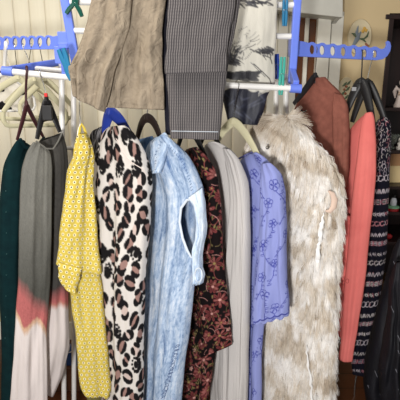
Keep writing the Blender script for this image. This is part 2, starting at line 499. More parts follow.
M_card = plain('cream_card', (240, 214, 160), .7)
M_card2 = plain('tan_card', (198, 150, 106), .7)
p = on('c', 399, 1.1)
t = thing('cardboard_box', 'cream and tan box standing inside the dark cabinet at mid height', 'box', p)
hz = SH['b'] - SH['c'] - .03
m = MB(); m.box(p + Vector((.0, 0, hz * .29)), (.15, .09, hz * .58)); m.build('box_body', M_card, t, smooth=False, bevel=.002)
m = MB(); m.box(p + Vector((.0, 0, hz * .58 + hz * .2)), (.152, .092, hz * .4)); m.build('lid', M_card2, t, smooth=False, bevel=.002)

p = on('d', 398.5, 1.0)
M_lidg = plain('pale_green_tin_enamel', (120, 165, 130), .4); M_redp = plain('red_tin_paint', (150, 26, 30), .4)
t = thing('red_tin', 'red tin with pale green lid on the cabinet shelf under the small bottle', 'tin', p)
m = MB(); m.lathe([(.036, 0), (.036, .016)], p, 22); m.build('tin_body', M_redp, t)
m = MB(); m.lathe([(.039, .0165), (.039, .024), (.03, .028)], p, 22); m.build('lid', M_lidg, t)
p2 = p + Vector((.004, 0, .029))
M_bot = plain('grey_white_bottle', (196, 198, 204), .35)
t = thing('bottle', 'grey white bottle with black cap on top of the red tin', 'bottle', p2)
m = MB(); m.lathe([(.016, 0), (.018, .004), (.018, .03), (.012, .042), (.008, .046)], p2, 18); m.build('bottle_body', M_bot, t)
m = MB(); m.lathe([(.009, .0465), (.009, .062), (.007, .064)], p2, 14); m.build('cap', M_bwire, t)

p = on('e', 390, .985)
M_gball = plain('bright_green_plastic', (30, 150, 70), .4)
tag(MB().ball(p + Vector((0, 0, .0145)), .014, 14, (1.2, 1, 1)).build('green_ball', M_gball), 'small bright green ball lying on the cabinet shelf beside a red one', 'ball')
p = on('e', 398, 1.0)
tag(MB().ball(p + Vector((0, 0, .0185)), .018, 14, (1.2, 1, 1)).build('red_ball', M_redp), 'red ball at the frame edge beside the small green ball', 'ball')
k = N('wicker', .8); wv = k.node('ShaderNodeTexWave', wave_type='BANDS'); k.put(wv, 'Vector', k.coords('Object', (60, 60, 60), (0, .6, 0)))
wv.inputs['Distortion'].default_value = 3.0
k.color(k.mix(wv.outputs['Fac'], tuple(lin((60, 42, 24))), tuple(lin((112, 84, 50))))); k.bump(wv.outputs['Fac'], .5, .004); M_wick = k.m
p = on('f', 396, 1.06)
t = thing('wicker_basket', 'brown wicker basket on the cabinet shelf below the green ball', 'basket', p)
m = MB(); m.lathe([(.055, 0), (.07, .04), (.075, .09), (.07, .09), (.064, .04), (.05, .01)], p, 22); m.build('bowl', M_wick, t)
m = MB(); m.tube([p + Vector((.072 * math.cos(2 * PI * j / 24), .072 * math.sin(2 * PI * j / 24), .092)) for j in range(24)], .006, 6, close=True); m.build('rim', M_wick, t)

# painted plaques on the wall
M_plate = plain('cream_plaque_glaze', (206, 192, 158), .4)
M_rimp = plain('plaque_rim_glaze', (176, 158, 122), .4)
M_leaf = plain('leaf_green_glaze', (86, 100, 72), .5); M_petal = plain('yellow_petal_glaze', (204, 160, 72), .5)
M_bird = plain('blue_grey_bird_glaze', (120, 130, 138), .5); M_rose = plain('rust_petal_glaze', (150, 92, 62), .5)
def plaque(cx, cy, rx, ry, label):
    y = YB - .012
    c = W(cx, cy, y); ax = (W(cx + rx, cy, y) - c).length; az = (W(cx, cy - ry, y) - c).length
    t = thing('wall_plaque', label, 'plaque', c, 'painted oval wall plaques')
    m = MB(); pr = []
    ring = lambda f, dy: [c + Vector((ax * f * math.cos(2 * PI * j / 36), dy, az * f * math.sin(2 * PI * j / 36))) for j in range(36)]
    loops = [ring(1, .011), ring(1, -.002), ring(.96, -.006), ring(.88, -.004)]
    vs = sum(loops, []); fs = [(i * 36 + j, i * 36 + (j + 1) % 36, (i + 1) * 36 + (j + 1) % 36, (i + 1) * 36 + j) for i in range(3) for j in range(36)]
    fs.append(tuple(108 + j for j in range(36)))
    m.add(vs, fs); m.build('plate', M_plate, t)
    def pt(u, v, d=-.007): return c + Vector((ax * u, d, az * v))
    return t, pt
def leaf(t, pt, name, mat, us, r, flat=.3):
    m = MB(); m.tube([pt(*u) for u in us], r, 8, flat, (0, 1, 0)); return m.build(name, mat, t)
t, pt = plaque(359.5, 37, 11.8, 18, 'oval plaque of bird and yellow flowers on the tan wall behind the blue arm')
leaf(t, pt, 'painted_bird', M_bird, [(-.62, -.55), (-.4, -.35), (-.2, -.08), (-.12, .1), (.05, .28)], [.003, .009, .013, .009, .003])
leaf(t, pt, 'painted_wing', M_bird, [(-.22, -.05), (-.3, .25), (-.22, .62)], [.008, .008, .002])
leaf(t, pt, 'painted_wing', M_leaf, [(-.28, 0), (-.5, .15), (-.72, .2)], [.007, .006, .002])
for q in ((.3, .45), (.45, .35), (.2, .3), (.15, -.6), (.3, -.7), (0, -.68)): leaf(t, pt, 'painted_petal', M_petal, [(q[0] - .1, q[1]), q, (q[0] + .1, q[1] + .08)], [.004, .010, .004])
leaf(t, pt, 'painted_leaf', M_leaf, [(-.05, -.1), (.25, -.12), (.55, -.3)], [.003, .006, .002])
leaf(t, pt, 'painted_leaf', M_leaf, [(.3, -.15), (.6, .05), (.7, .3)], [.003, .005, .002])
leaf(t, pt, 'painted_stem', M_rose, [(.5, -.35), (.7, -.5), (.75, -.7)], [.004, .008, .003])
t, pt = plaque(345.5, 92, 8.6, 15, 'small oval plaque of leaves and flowers behind the black hangers')
for (u, v) in ((-.2, .5), (.2, .2), (-.35, -.1), (.1, -.35), (.25, .6)):
    leaf(t, pt, 'painted_leaf', M_leaf, [(u - .25, v - .12), (u, v), (u + .2, v + .16)], [.002, .006, .002])
for (u, v) in ((.0, .35), (-.2, .15), (-.05, -.12), (-.3, -.45), (.2, -.6)):
    leaf(t, pt, 'painted_petal', M_rose, [(u - .14, v), (u, v + .03), (u + .14, v)], [.003, .007, .003])

# ------------------------------------------------------------------ the drying rack
rack = thing('drying_rack', 'white tube clothes airer with periwinkle blue plastic joints, loaded with clothes', 'drying rack', (0, .1, 0))
RR = .0098
def rod(a, b, r=RR, name='rod'):
    return MB().tube([a, b], r, 14).build(name, M_white, rack)
YF, YP = 0.0, .16
def down(px, py, y, px2):                                            # a leg down to the floor
    a = W(px, py, y); b = W(px2, 395, y); d = (b - a) / (a.z - b.z); return a, a + d * (a.z - .012)
for (px, py, y, px2) in ((61.5, 62, YP, 64), (73.5, 52, YP + .09, 74), (286, 76, YP + .06, 284), (276, 70, YP + .14, 275)):
    a, b = down(px, py, y, px2); rod(a, b, .0105, 'post')
    m = MB(); m.lathe([(.014, 0), (.016, .02), (.013, .035)], (b.x, b.y, .0005), 14); m.build('foot', M_blue, rack)
rod(W(62, 148, YP), W(74, 148, YP + .09), .008, 'crossbar')
rod(W(64, 415, YP), W(284, 420, YP + .06), .008, 'crossbar')
rod(W(64, 77, YF), W(291, 88.3, YF))                                 # main front rod
rod(W(62, 71, .14), W(291, 77, .14))
rod(W(6, 71, YF), W(64, 77, YF)); rod(W(24, 67.5, .12), W(66, 71.5, .12))   # wing at the left
rod(W(71, 30.5, .1), W(291, 36.5, .1)); rod(W(70, 2, .1), W(296, 5, .1))
rod(W(66, -34, -.14), W(300, -30, -.14))                              # the upper front rod carrying shorts and trousers
for px, qx, s in ((66, 64, 0), (300, 297, 0)):
    m = MB(); m.bar(W(px, -34, -.14), W(qx, -20, .1), .018, .026); m.build('side_arm', M_blue, rack, smooth=False, bevel=.003)
# blue uprights and joints
m = MB(); m.bar(W(60, -30, .1), W(77.5, 72, .1), .030, .022, (0, 1, 0)); m.build('upright', M_blue, rack, smooth=False, bevel=.004)
m = MB(); m.bar(W(299.5, -30, .1), W(291.5, 84, .1), .026, .022, (0, 1, 0)); m.build('upright', M_blue, rack, smooth=False, bevel=.004)
m = MB(); m.box(W(65, 40.5, .14), (.042, .035, .056)); m.box(W(65, 44, .14), (.044, .037, .006)); m.box(W(62, 55, .15), (.046, .03, .06)); m.build('hinge', M_blue, rack, smooth=False, bevel=.004)
m = MB(); m.box(W(293.5, 47, .13), (.032, .036, .064)); m.box(W(293.5, 50, .13), (.034, .038, .006)); m.build('hinge', M_blue, rack, smooth=False, bevel=.004)
m = MB(); m.bar(W(5, 71, YF), W(61, 62, .24), .012, .026); m.build('wing_bar', M_blue, rack, smooth=False, bevel=.003)
m = MB(); m.tube([W(2.5, 70.6, YF), W(13, 71.8, YF)], .0148, 16); m.build('end_cap', M_blue, rack)
m = MB(); m.tube([W(290, 88.2, YF), W(301, 88.8, YF)], .0145, 16); m.build('end_cap', M_blue, rack)
m = MB(); m.bar(W(292, 72, .1), W(296, 85, YF), .02, .03); m.build('bracket', M_blue, rack, smooth=False, bevel=.003)
m = MB(); m.bar(W(64, 66, .14), W(65, 76, YF), .02, .028); m.build('bracket', M_blue, rack, smooth=False, bevel=.003)

def arm(outline, holes, y0, y1, x0, x1, name):
    """a flat plastic arm with a scalloped top edge and a row of oval holes"""
    yy = lambda px: y0 + (y1 - y0) * (px - x0) / (x1 - x0)
    bm = bmesh.new(); es = []
    for loop in [outline] + [[(cx + rx * math.cos(2 * PI * i / 16), cy + ry * math.sin(2 * PI * i / 16)) for i in range(16)] for cx, cy, rx, ry in holes]:
        vs = [bm.verts.new(W(px, py, yy(px))) for px, py in loop]
        es += [bm.edges.new((vs[i], vs[(i + 1) % len(vs)])) for i in range(len(vs))]
    bmesh.ops.triangle_fill(bm, use_beauty=True, use_dissolve=False, edges=es)
    r = bmesh.ops.extrude_face_region(bm, geom=bm.faces[:])
    for v in [g for g in r['geom'] if isinstance(g, bmesh.types.BMVert)]: v.co.y += .014
    bmesh.ops.recalc_face_normals(bm, faces=bm.faces[:])
    me = bpy.data.meshes.new(name); bm.to_mesh(me); bm.free()
    me.materials.append(M_blue)
    o = bpy.data.objects.new(name, me); C.objects.link(o); attach(o, rack)
    q = o.modifiers.new('bevel', 'BEVEL'); q.width = .0015; q.segments = 2; q.limit_method = 'ANGLE'; q.angle_limit = .6
    return yy
out = [(62, 49), (-30, 50)] + [(-30, 38.6)]
hl = [(-10, 43, 2.3, 4.6), (-2, 42.8, 2.3, 4.6), (6.3, 42.6, 2.3, 4.6), (14.8, 42.4, 2.3, 4.6), (23.1, 42.3, 2.3, 4.6), (31.3, 42.1, 2.3, 4.6), (39.6, 42, 2.3, 4.6), (48.2, 41.7, 2.2, 4.6)]
for cx, cy, rx, ry in hl: out += [(cx - 3.9, cy - 4.2), (cx - 2.2, cy - 6.2), (cx, cy - 6.6), (cx + 2.2, cy - 6.2)]
out += [(53, 36.5), (62, 34.5)]
LA = arm(out, hl, .30, .15, -30, 62, 'hanging_arm')
hr = [(312.3, 49.5, 2.4, 4.8), (322.4, 50.2, 2.5, 4.8), (333, 51, 2.5, 4.7), (343.5, 51.7, 2.5, 4.6), (354, 52.5, 2.4, 4.5), (365, 53.3, 2.3, 4.2), (375.3, 54, 2.2, 3.9)]
out = [(297, 40.5), (304, 41.5)]
for cx, cy, rx, ry in hr: out += [(cx - 3.2, cy - 6.6), (cx - 1, cy - 7.6), (cx + 1.5, cy - 7.4), (cx + 4.2, cy - 5.6)]
out += [(382, 49.3), (386, 47.5), (387.2, 44.5), (386.6, 42), (388, 40.6), (390.3, 42), (391.3, 46), (390.5, 51), (387.5, 56), (383, 59.2), (377, 60.2), (340, 58.4), (297, 56.2)]
RA = arm(out, hr, .14, .26, 297, 390, 'hanging_arm')

# ------------------------------------------------------------------ clothes pegs
def peg(mat, a, b, y, open_, label, wid=.011, jr=.0042):
    """two jaws with a coil spring between them; a is the handle end, b the biting end (pixels at depth y)"""
    A, B = W(*a, y), W(*b, y); d = (B - A); L = d.length; d.normalize()
    side = d.cross(Vector((0, 1, 0))).normalized()
    t = thing('clothes_peg', label, 'clothes peg', (A + B) / 2, 'clothes pegs on the rack')
    for s in (-1, 1):
        m = MB(); pts = []
        a0, a1, a2 = A + side * s * (.004 + open_), A + d * L * .5 + side * s * .0045, B + side * s * .0035
        m.tube([a0, A + d * L * .25 + side * s * (.005 + open_ * .55), a1, A + d * L * .8 + side * s * .0055, a2], [jr, jr * 1.2, jr * 1.2, jr * 1.15, jr * .75], 8, wid / .010, (0, 1, 0))
        m.build('jaw', mat, t)
    c = A + d * L * .48
    m = MB(); m.tube([c + Vector((.0065 * math.cos(j * .9), -.007 + .0007 * j, .0065 * math.sin(j * .9))) for j in range(22)], .0008, 6); m.build('spring', M_steel, t)
    return t
peg(M_green, (74, 15), (76, -6), .08, .023, 'dark green peg spread open at the top of the left blue upright', jr=.0065)
peg(M_teal, (61, 49), (72, 80), -.03, .004, 'teal blue peg beside the left edge of the beige shorts', jr=.007)
peg(M_teal, (284.5, 26), (285.5, -4), .085, .0, 'teal blue peg on the top rod beside the right blue upright')
peg(M_navy, (276.5, 54), (276.5, 79), .125, .0, 'royal blue peg on the back rod beside the sea green peg')
peg(M_mint, (283, 57), (280.5, 95), -.002, .001, 'sea green peg gripping the front rod near its right end')

# ------------------------------------------------------------------ hangers
def hanger(label, hook, neck, left, right, mat, wire=M_steel, name='clothes_hanger', hook_r=.013, r=.012, flat=.42, bar=False, curve=1.5, wr=.0016, hd=(0.35, -1), mid=None, group=None, neck_len=.02):
    """hook, neck, left, right: (px, py, depth). A shaped shoulder piece on a wire hook; bar adds the trouser rail."""
    H, Nn, L, R_ = W(*hook), W(*neck), W(*left), W(*right)
    t = thing(name, label, 'clothes hanger', Nn, group)
    hd = Vector((hd[0], hd[1], 0)).normalized()
    pts = [Nn - Vector((0, 0, .006)), Nn + Vector((0, 0, neck_len))]
    s0 = H + hd * hook_r
    gap = s0 - pts[-1]
    pts += [pts[-1] + gap * .35 + Vector((0, 0, gap.z * .1)), pts[-1] + gap * .75 + Vector((0, 0, gap.z * .05))]
    pts += [H + hd * hook_r * math.cos(a) + Vector((0, 0, hook_r * math.sin(a))) for a in [PI * 1.15 * i / 12 for i in range(13)]]
    MB().tube(pts, wr, 8).build('hook', wire, t)
    m = MB(); path = []; rad = []
    for E in (L, R_):
        q = []
        for i in range(13):
            s = i / 12; p = Nn + (E - Nn) * s
            p.z = Nn.z + (E.z - Nn.z) * (s ** curve)
            q.append(p)
        path = q[::-1] if not path else path + q[1:]
    n = len(path)
    rad = [r * (.55 + .45 * math.sin(PI * min(1, (i + 1) / (n * .5)) / 2)) if i < n / 2 else r * (.55 + .45 * math.sin(PI * min(1, (n - i) / (n * .5)) / 2)) for i in range(n)]
    ax = (R_ - L); ax.z = 0; nd = Vector((-ax.y, ax.x, 0)).normalized()
    m.tube(path, rad, 12, flat, nd)
    if bar:
        d = (R_ - L)
        lo = [L + Vector((0, 0, 0)), L - Vector((0, 0, .03)) - d * .01, L - Vector((0, 0, .046)) + d * .03, L + d * .08 - Vector((0, 0, .05)), R_ - d * .08 - Vector((0, 0, .05)), R_ - Vector((0, 0, .046)) - d * .03, R_ - Vector((0, 0, .03)) + d * .01, R_]
        m.tube(lo, r * .62, 10, .7, nd)
    m.tube([Nn - Vector((0, 0, .004)), Nn + Vector((0, 0, .012))], [r * .8, r * .45], 10)
    m.build('shoulder_piece', mat, t)
    return t

gl = 'spare hangers on the left arm'
def la(px): return LA(px) + .007
hanger('cream velvet hanger, the frontmost of the empty ones at left, with rounded corner', (23.1, 47, la(23)), (34, 80, .2), (3, 112, .10), (66, 112, .30), M_cream, bar=True, hook_r=.012, r=.014, curve=1.25, group=gl)
hanger('cream velvet hanger tucked behind the front empty one, reaching to the frame edge', (14.8, 47, la(15)), (18, 78, .27), (-20, 104, .2), (48, 108, .34), M_cream, bar=True, hook_r=.012, r=.013, curve=1.25, group=gl)
hanger('cream velvet hanger nearest the white post, its shoulder sloping right', (39.6, 47, la(40)), (45, 80, .3), (20, 104, .24), (72, 106, .36), M_cream, bar=True, hook_r=.012, r=.013, curve=1.25, group=gl)
hanger('empty cream hanger with steel clip rail, hung under the fourth arm hole', (31.3, 47, la(31)), (28, 84, .36), (5, 103, .33), (60, 104, .40), M_cream, bar=False, hook_r=.012, r=.010, curve=1.2, group=gl)
# a white plastic hanger with a thick hook
hanger('white plastic hanger with a thick hook at the far left', (6.3, 46, la(6)), (5, 74, .28), (-26, 98, .2), (34, 98, .36), M_white, M_white, hook_r=.012, r=.008, flat=1, bar=True, wr=.0075, group=gl)

hanger('maroon hanger in the dark teal cardigan, hooked on the left wing rod', (27, 71.5, YF), (26.5, 104, .02), (17, 140, -.03), (44, 138, .1), M_maroon, M_maroon, wr=.0042, hook_r=.0155, curve=.9, r=.010)
th_ = hanger('black clip hanger with red size marker in the dip dyed grey blouse', (40, 74.4, YF), (46.5, 100, -.02), (37, 139, -.06), (60, 132, .0), M_black, curve=1.1, r=.012, hook_r=.0155)
q = W(46, 95, -.035); MB().box(q, (.010, .010, .012)).build('size_marker', M_red, th_, smooth=False, bevel=.002)
q = W(47, 113, -.045); MB().box(q, (.034, .014, .05)).build('clip', M_black, th_, smooth=False, bevel=.004)
hanger('white hanger with long neck in the yellow printed dress', (80, 77.8, YF), (80.5, 128, -.08), (78.3, 137, -.09), (85.5, 136, -.075), M_white, hook_r=.0155, r=.007, neck_len=.05)
hanger('blue plastic hanger in the leopard print blouse', (113, 79.4, YF), (110.5, 113, -.02), (104, 136, -.0), (131, 137, -.07), M_bluehang, hook_r=.0155, r=.022, flat=.4, curve=1.6)
hanger('dark brown hanger in the pale denim dress', (150, 81.3, YF), (147.5, 118, .01), (136, 146, .06), (163, 148, -.05), M_dbrown, hook_r=.0155, r=.016, flat=.4, curve=2.2)
hanger('black hanger in the dark floral blouse, half hidden behind the pinstriped trousers', (186, 83, YF), (186, 126, .03), (177, 152, .09), (207, 160, -.05), M_black, hook_r=.0155, r=.014, curve=1.5)
hanger('black hanger in the light grey knit cardigan', (210, 84.3, YF), (208, 130, .06), (200, 146, .09), (222, 150, .0), M_black, hook_r=.0155, r=.012, curve=1.5)
hanger('cream hanger in the lavender blouse, below the ink print top', (237, 85.6, YF), (233.5, 122, .03), (214, 146, .10), (259, 158, -.03), M_cream, hook_r=.0155, r=.016, curve=1.45)
hanger('black hanger in the rust knit sweater on the right arm', (315.5, 50, RA(315) + .007), (315, 76, .20), (294, 104, .14), (334, 116, .20), M_black, hook_r=.012, r=.014, curve=.95, hd=(.2, -1))
hk = hanger('black hanger with thick black hook in the coral shirt', (361, 53, RA(361) + .007), (361, 82, .20), (345, 116, .22), (373, 126, .14), M_black, M_bwire, hook_r=.012, r=.019, curve=1.45, wr=.0024, hd=(.1, -1))
MB().box(W(354, 89, .175), (.016, .006, .014)).build('size_sticker', plain('grey_sticker', (150, 150, 152), .5), hk, smooth=False, bevel=.001)
hanger('black hanger with steel hook in the patterned navy dress', (372, 53.8, RA(372) + .007), (367.5, 82, .26), (352, 122, .31), (386, 124, .23), M_black, hook_r=.012, r=.016, curve=1.25, hd=(.2, -1))
# ------------------------------------------------------------------ prints
R_ = random.Random(11)
def poisson(rng, u0, u1, v0, v1, d, tries=9000):
    pts, cell = [], {}
    for _ in range(tries):
        p = (rng.uniform(u0, u1), rng.uniform(v0, v1)); ck = (int(p[0] / d + 100), int(p[1] / d + 100))
        if all(math.hypot(p[0] - q[0], p[1] - q[1]) >= d for i in (-1, 0, 1) for j in (-1, 0, 1) for q in cell.get((ck[0] + i, ck[1] + j), ())):
            pts.append(p); cell.setdefault(ck, []).append(p)
    return pts

def leopard_print():
    c = Canvas(.8, 1.15, (214, 208, 202)); rng = random.Random(3)
    for (x, y) in poisson(rng, -.4, .4, 0, 1.15, .044, 20000):
        a = rng.uniform(-.55, .35) + PI / 2 + .5 * max(0, 1 - y / .25); L = rng.uniform(.018, .031); w = rng.uniform(.010, .0155)
        big = rng.random() < .85
        if big: c.ellipse(x, y, L * .95, w * .95, a, (150, 118, 110) if rng.random() < .75 else (200, 180, 172))
        k = rng.choice((2, 2, 3)) if big else 1
        a0 = rng.uniform(0, 2 * PI)
        for i in range(k):
            s0 = a0 + i * 2 * PI / k + .2; s1 = s0 + 2 * PI / k - rng.uniform(.5, 1.3)
            n = 9
            for j in range(n + 1):
                th = s0 + (s1 - s0) * j / n
                px, py = L * math.cos(th), w * math.sin(th)
                qx, qy = px * math.cos(a) - py * math.sin(a), px * math.sin(a) + py * math.cos(a)
                r = .0044 + .0040 * math.sin(PI * j / n) + rng.uniform(-.0009, .0009)
                c.ellipse(x + qx, y + qy, r * 1.25, r, a, (22, 20, 22))
        if not big: c.ellipse(x, y, L * .55, w * .6, a, (22, 20, 22))
    return c

def zebra_print():
    c = Canvas(.6, .4, (24, 24, 26)); rng = random.Random(8)
    for i in range(60):
        x = -.3 + i * .0105
        c.line([(x + .012 * math.sin(y * 38 + i * .7), y) for y in np.linspace(0, .4, 24)], rng.uniform(.002, .0042), (120, 118, 120), .9)
    return c

def floral_print():
    c = Canvas(.8, 1.1, (18, 11, 12)); rng = random.Random(21)
    for (x, y) in poisson(rng, -.4, .4, 0, 1.1, .035, 4000):           # olive scrolls
        r = rng.uniform(.012, .026); a = rng.uniform(0, 6)
        c.arc(x, y, r, a, a + rng.uniform(2, 4), .0022, rng.choice(((138, 122, 82), (112, 98, 66), (140, 72, 70))), ry=r * 1.4)
        for q in range(3):
            th = a + q * .9; c.petal(x + r * math.cos(th), y + 1.4 * r * math.sin(th), .014, .005, th + .8, rng.choice(((104, 92, 58), (84, 44, 44), (128, 112, 72))))
    for (x, y) in poisson(rng, -.4, .4, 0, 1.1, .056, 5000):           # fan shaped flowers
        a = rng.uniform(0, 2 * PI); n = rng.choice((6, 7, 8)); L = rng.uniform(.026, .036); span = rng.choice((PI * 1.1, 2 * PI * (n - 1) / n))
        for i in range(n):
            th = a + span * (i / (n - 1) - .5)
            c.petal(x, y, L * rng.uniform(.9, 1.1), .0085, th, (116, 56, 55))
            c.petal(x, y, L * .8, .0045, th, rng.choice(((156, 96, 90), (98, 44, 45))))
            c.line([(x, y), (x + L * .9 * math.cos(th), y + L * .9 * math.sin(th))], .001, (34, 16, 18))
        c.ellipse(x, y, .006, .005, 0, rng.choice(((204, 150, 140), (150, 130, 80))))
        c.arc(x, y, L * 1.12, a + 2.4, a + 3.9, .0016, (196, 140, 132))
    for (x, y) in poisson(rng, -.4, .4, 0, 1.1, .05, 3000):
        for q in range(5):
            th = q * 2 * PI / 5; c.ellipse(x + .006 * math.cos(th), y + .006 * math.sin(th), .0038, .003, th, (190, 138, 132) if (int(x * 997) % 3 == 0) else (120, 56, 58))
        c.ellipse(x, y, .003, .003, 0, (140, 124, 72))
    return c

def lavender_print():
    c = Canvas(.8, 1.1, (142, 150, 206)); rng = random.Random(14)
    ink = (52, 58, 146)
    for (x, y) in poisson(rng, -.4, .4, .02, 1.1, .062, 4000):
        n = 5; a0 = rng.uniform(0, 6); r = rng.uniform(.013, .019)
        for i in range(n):
            th = a0 + i * 2 * PI / n
            c.arc(x + r * .62 * math.cos(th), y + r * .62 * math.sin(th), r * .46, 0, 2 * PI, .0021, ink)
        c.arc(x, y, r * .2, 0, 2 * PI, .0018, ink)
        px, py = x, y + r; pts = []
        th = rng.uniform(-.5, .5)
        for i in range(14):
            pts.append((px, py)); th += rng.uniform(-.35, .35); px += .005 * math.sin(th); py += .005
        c.line(pts, .0023, ink)
        for i in (3, 6, 9, 12):
            s = rng.choice((-1, 1)); c.arc(pts[i][0] + s * .006, pts[i][1], .006, 0, 2 * PI, .0018, ink, ry=.003)
    return c

def skirt_print():
    c = Canvas(.6, 1.3, (20, 19, 32)); rng = random.Random(31)
    pale = ((196, 186, 192), (170, 160, 172), (188, 126, 134), (206, 198, 196))
    v = 0.0; row = 0
    for (x, y) in poisson(rng, -.3, .3, 0, .22, .013, 6000):           # dense paisley yoke
        r = rng.uniform(.004, .0075); a = rng.uniform(0, 6); c.arc(x, y, r, a, a + rng.uniform(3, 5.5), .0017, rng.choice(pale), ry=r * 1.3)
    v = .22
    while v < 1.26:
        h = rng.choice((.030, .034, .026)); u = -.3; kind = row % 4; col = rng.choice(pale)
        while u < .3:
            w = rng.uniform(.012, .022)
            if kind == 0:
                c.arc(u, v + h * .5, h * .3, .4, 5.2, .003, col, ry=h * .36); c.line([(u + w * .5, v + h * .2), (u + w * .8, v + h * .5), (u + w * .45, v + h * .8)], .0026, rng.choice(pale))
            elif kind == 1:
                c.line([(u, v + h * .75), (u + w * .25, v + h * .3), (u + w * .5, v + h * .75), (u + w * .75, v + h * .3), (u + w, v + h * .75)], .0024, col); c.ellipse(u + w * .5, v + h * .3, .0026, .0026, 0, rng.choice(pale))
            elif kind == 2:
                for q in (.25, .5, .75): c.line([(u, v + h * q), (u + w * .62, v + h * q)], .0028, col)
                c.line([(u + w * .8, v + h * .15), (u + w * .8, v + h * .85)], .003, rng.choice(pale)); c.arc(u + w * .35, v + h * .5, h * .34, 0, 6.3, .0018, (168, 100, 112))
            else:
                c.ellipse(u + w * .4, v + h * .5, h * .3, h * .18, .5, rng.choice(pale)); c.ellipse(u + w * .4, v + h * .5, h * .16, h * .08, .5, (26, 25, 38)); c.line([(u + w * .7, v + h * .2), (u + w, v + h * .8)], .002, col)
            u += w * 1.15
        v += h + (.012 if row % 2 else .022); row += 1
    return c

def ink_print():
    c = Canvas(.5, .55, (206, 202, 190)); rng = random.Random(4)
    def splash(x, y, n, L, w0, w1, spread=2 * PI, a0=0.0):
        for i in range(n):
            th = a0 + rng.uniform(-.5, .5) * spread; l = L * rng.uniform(.4, 1.0)
            pts = [(x + rng.uniform(-.004, .004), y + rng.uniform(-.004, .004))]
            for q in range(4): pts.append((pts[-1][0] + math.cos(th) * l / 4, pts[-1][1] + math.sin(th) * l / 4)); th += rng.uniform(-.45, .45)
            g = rng.uniform(18, 60); c.line(pts, rng.uniform(w0, w1), (g, g, g + 6), .95, .0015)
    def strokes(x, y, n, ax, ay, ang, L, w0, w1):
        """a patch of short brush strokes lying roughly one way"""
        for i in range(n):
            px, py = x + rng.gauss(0, ax), y + rng.gauss(0, ay); th = ang + rng.gauss(0, .35); l = L * rng.uniform(.4, 1.2); g = rng.uniform(16, 70)
            q = [(px + math.cos(th + .25 * s) * l * s, py + math.sin(th + .25 * s) * l * s) for s in (-.5, -.2, .1, .5)]
            c.line(q, rng.uniform(w0, w1), (g, g, g + 6), .92, .002)
    strokes(.005, .048, 30, .03, .005, .05, .03, .002, .006); strokes(-.04, .055, 8, .01, .006, .6, .02, .002, .004)
    strokes(-.038, .205, 16, .012, .008, 2.3, .026, .002, .006); strokes(-.025, .185, 9, .016, .010, 2.5, .03, .0015, .003)
    strokes(-.066, .205, 12, .006, .012, 1.6, .02, .003, .008); strokes(-.055, .235, 18, .012, .007, .2, .022, .003, .007); strokes(-.03, .225, 9, .012, .006, .4, .018, .0015, .004)
    strokes(.056, .2, 26, .016, .005, .25, .024, .002, .006); strokes(.07, .21, 12, .008, .01, 1.2, .02, .002, .005)
    strokes(-.01, .14, 5, .02, .02, 1.9, .03, .001, .002); strokes(.03, .165, 5, .02, .012, 2.6, .03, .001, .002)
    for i in range(26):                                                # dark wash towards the hem
        x = rng.uniform(-.09, .03); y = rng.uniform(.268, .29); c.ellipse(x, y, rng.uniform(.012, .03), rng.uniform(.005, .010), rng.uniform(-.4, .2), (26, 26, 32), .9)
    c.line([(.02, .24), (.05, .265), (.075, .285), (.085, .31)], .003, (40, 40, 46)); c.line([(.01, .235), (.03, .255), (.06, .28)], .002, (60, 60, 66))
    g = c._grid(-.25, .25, .315, .55); X, Y, sl = g
    edge = .318 + .012 * np.sin(X * 60) + np.where(X > .045, .02, 0)
    c._lay(sl, np.clip((Y - edge) / .003, 0, 1), (30, 32, 46))
    for i in range(30):
        x = rng.uniform(-.1, .1); y = rng.uniform(.33, .42); c.ellipse(x, y, rng.uniform(.008, .025), .003, rng.uniform(-.8, .8), rng.choice(((58, 62, 82), (20, 21, 30), (84, 88, 106))), .6, .004)
    return c

def dip_dye(panel):
    def fn(U, Vm, S, V):
        rng = np.random.default_rng(2)
        n = sum(np.sin(U * f * 60 + Vm * g * 9 + p) / (1 + i) for i, (f, g, p) in enumerate(((1, 1, 0), (2.3, -2, 1), (4.1, 3, 2), (7.7, -5, 4)))) / 2
        tri = np.abs(((U / .085 + .3) % 1) - .5) * 2
        if panel: b0, b1, b2 = .545 + .055 * S, .605 + .055 * tri + .02 * S, .628 + .055 * tri + .02 * S
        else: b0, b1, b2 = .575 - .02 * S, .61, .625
        x = Vm + .012 * n
        grey, dark, pink, yel, white = (lin(c) for c in ((116, 115, 109), (80, 80, 75), (182, 104, 102), (216, 186, 152), (224, 214, 210)))
        def st(a, w): return np.clip((x - a) / w + .5, 0, 1)[..., None]
        col = grey + (dark - grey) * st(.36, .3)
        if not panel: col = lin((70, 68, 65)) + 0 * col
        col = col + (pink - col) * st(b0, .06)
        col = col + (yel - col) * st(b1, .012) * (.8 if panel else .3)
        col = col + (white - col) * st(b2, .022)
        return col * (1 + .05 * n[..., None]) * (1 + .07 * rng.standard_normal(U.shape)[..., None] * (1 - st(b2, .03)))
    return fn

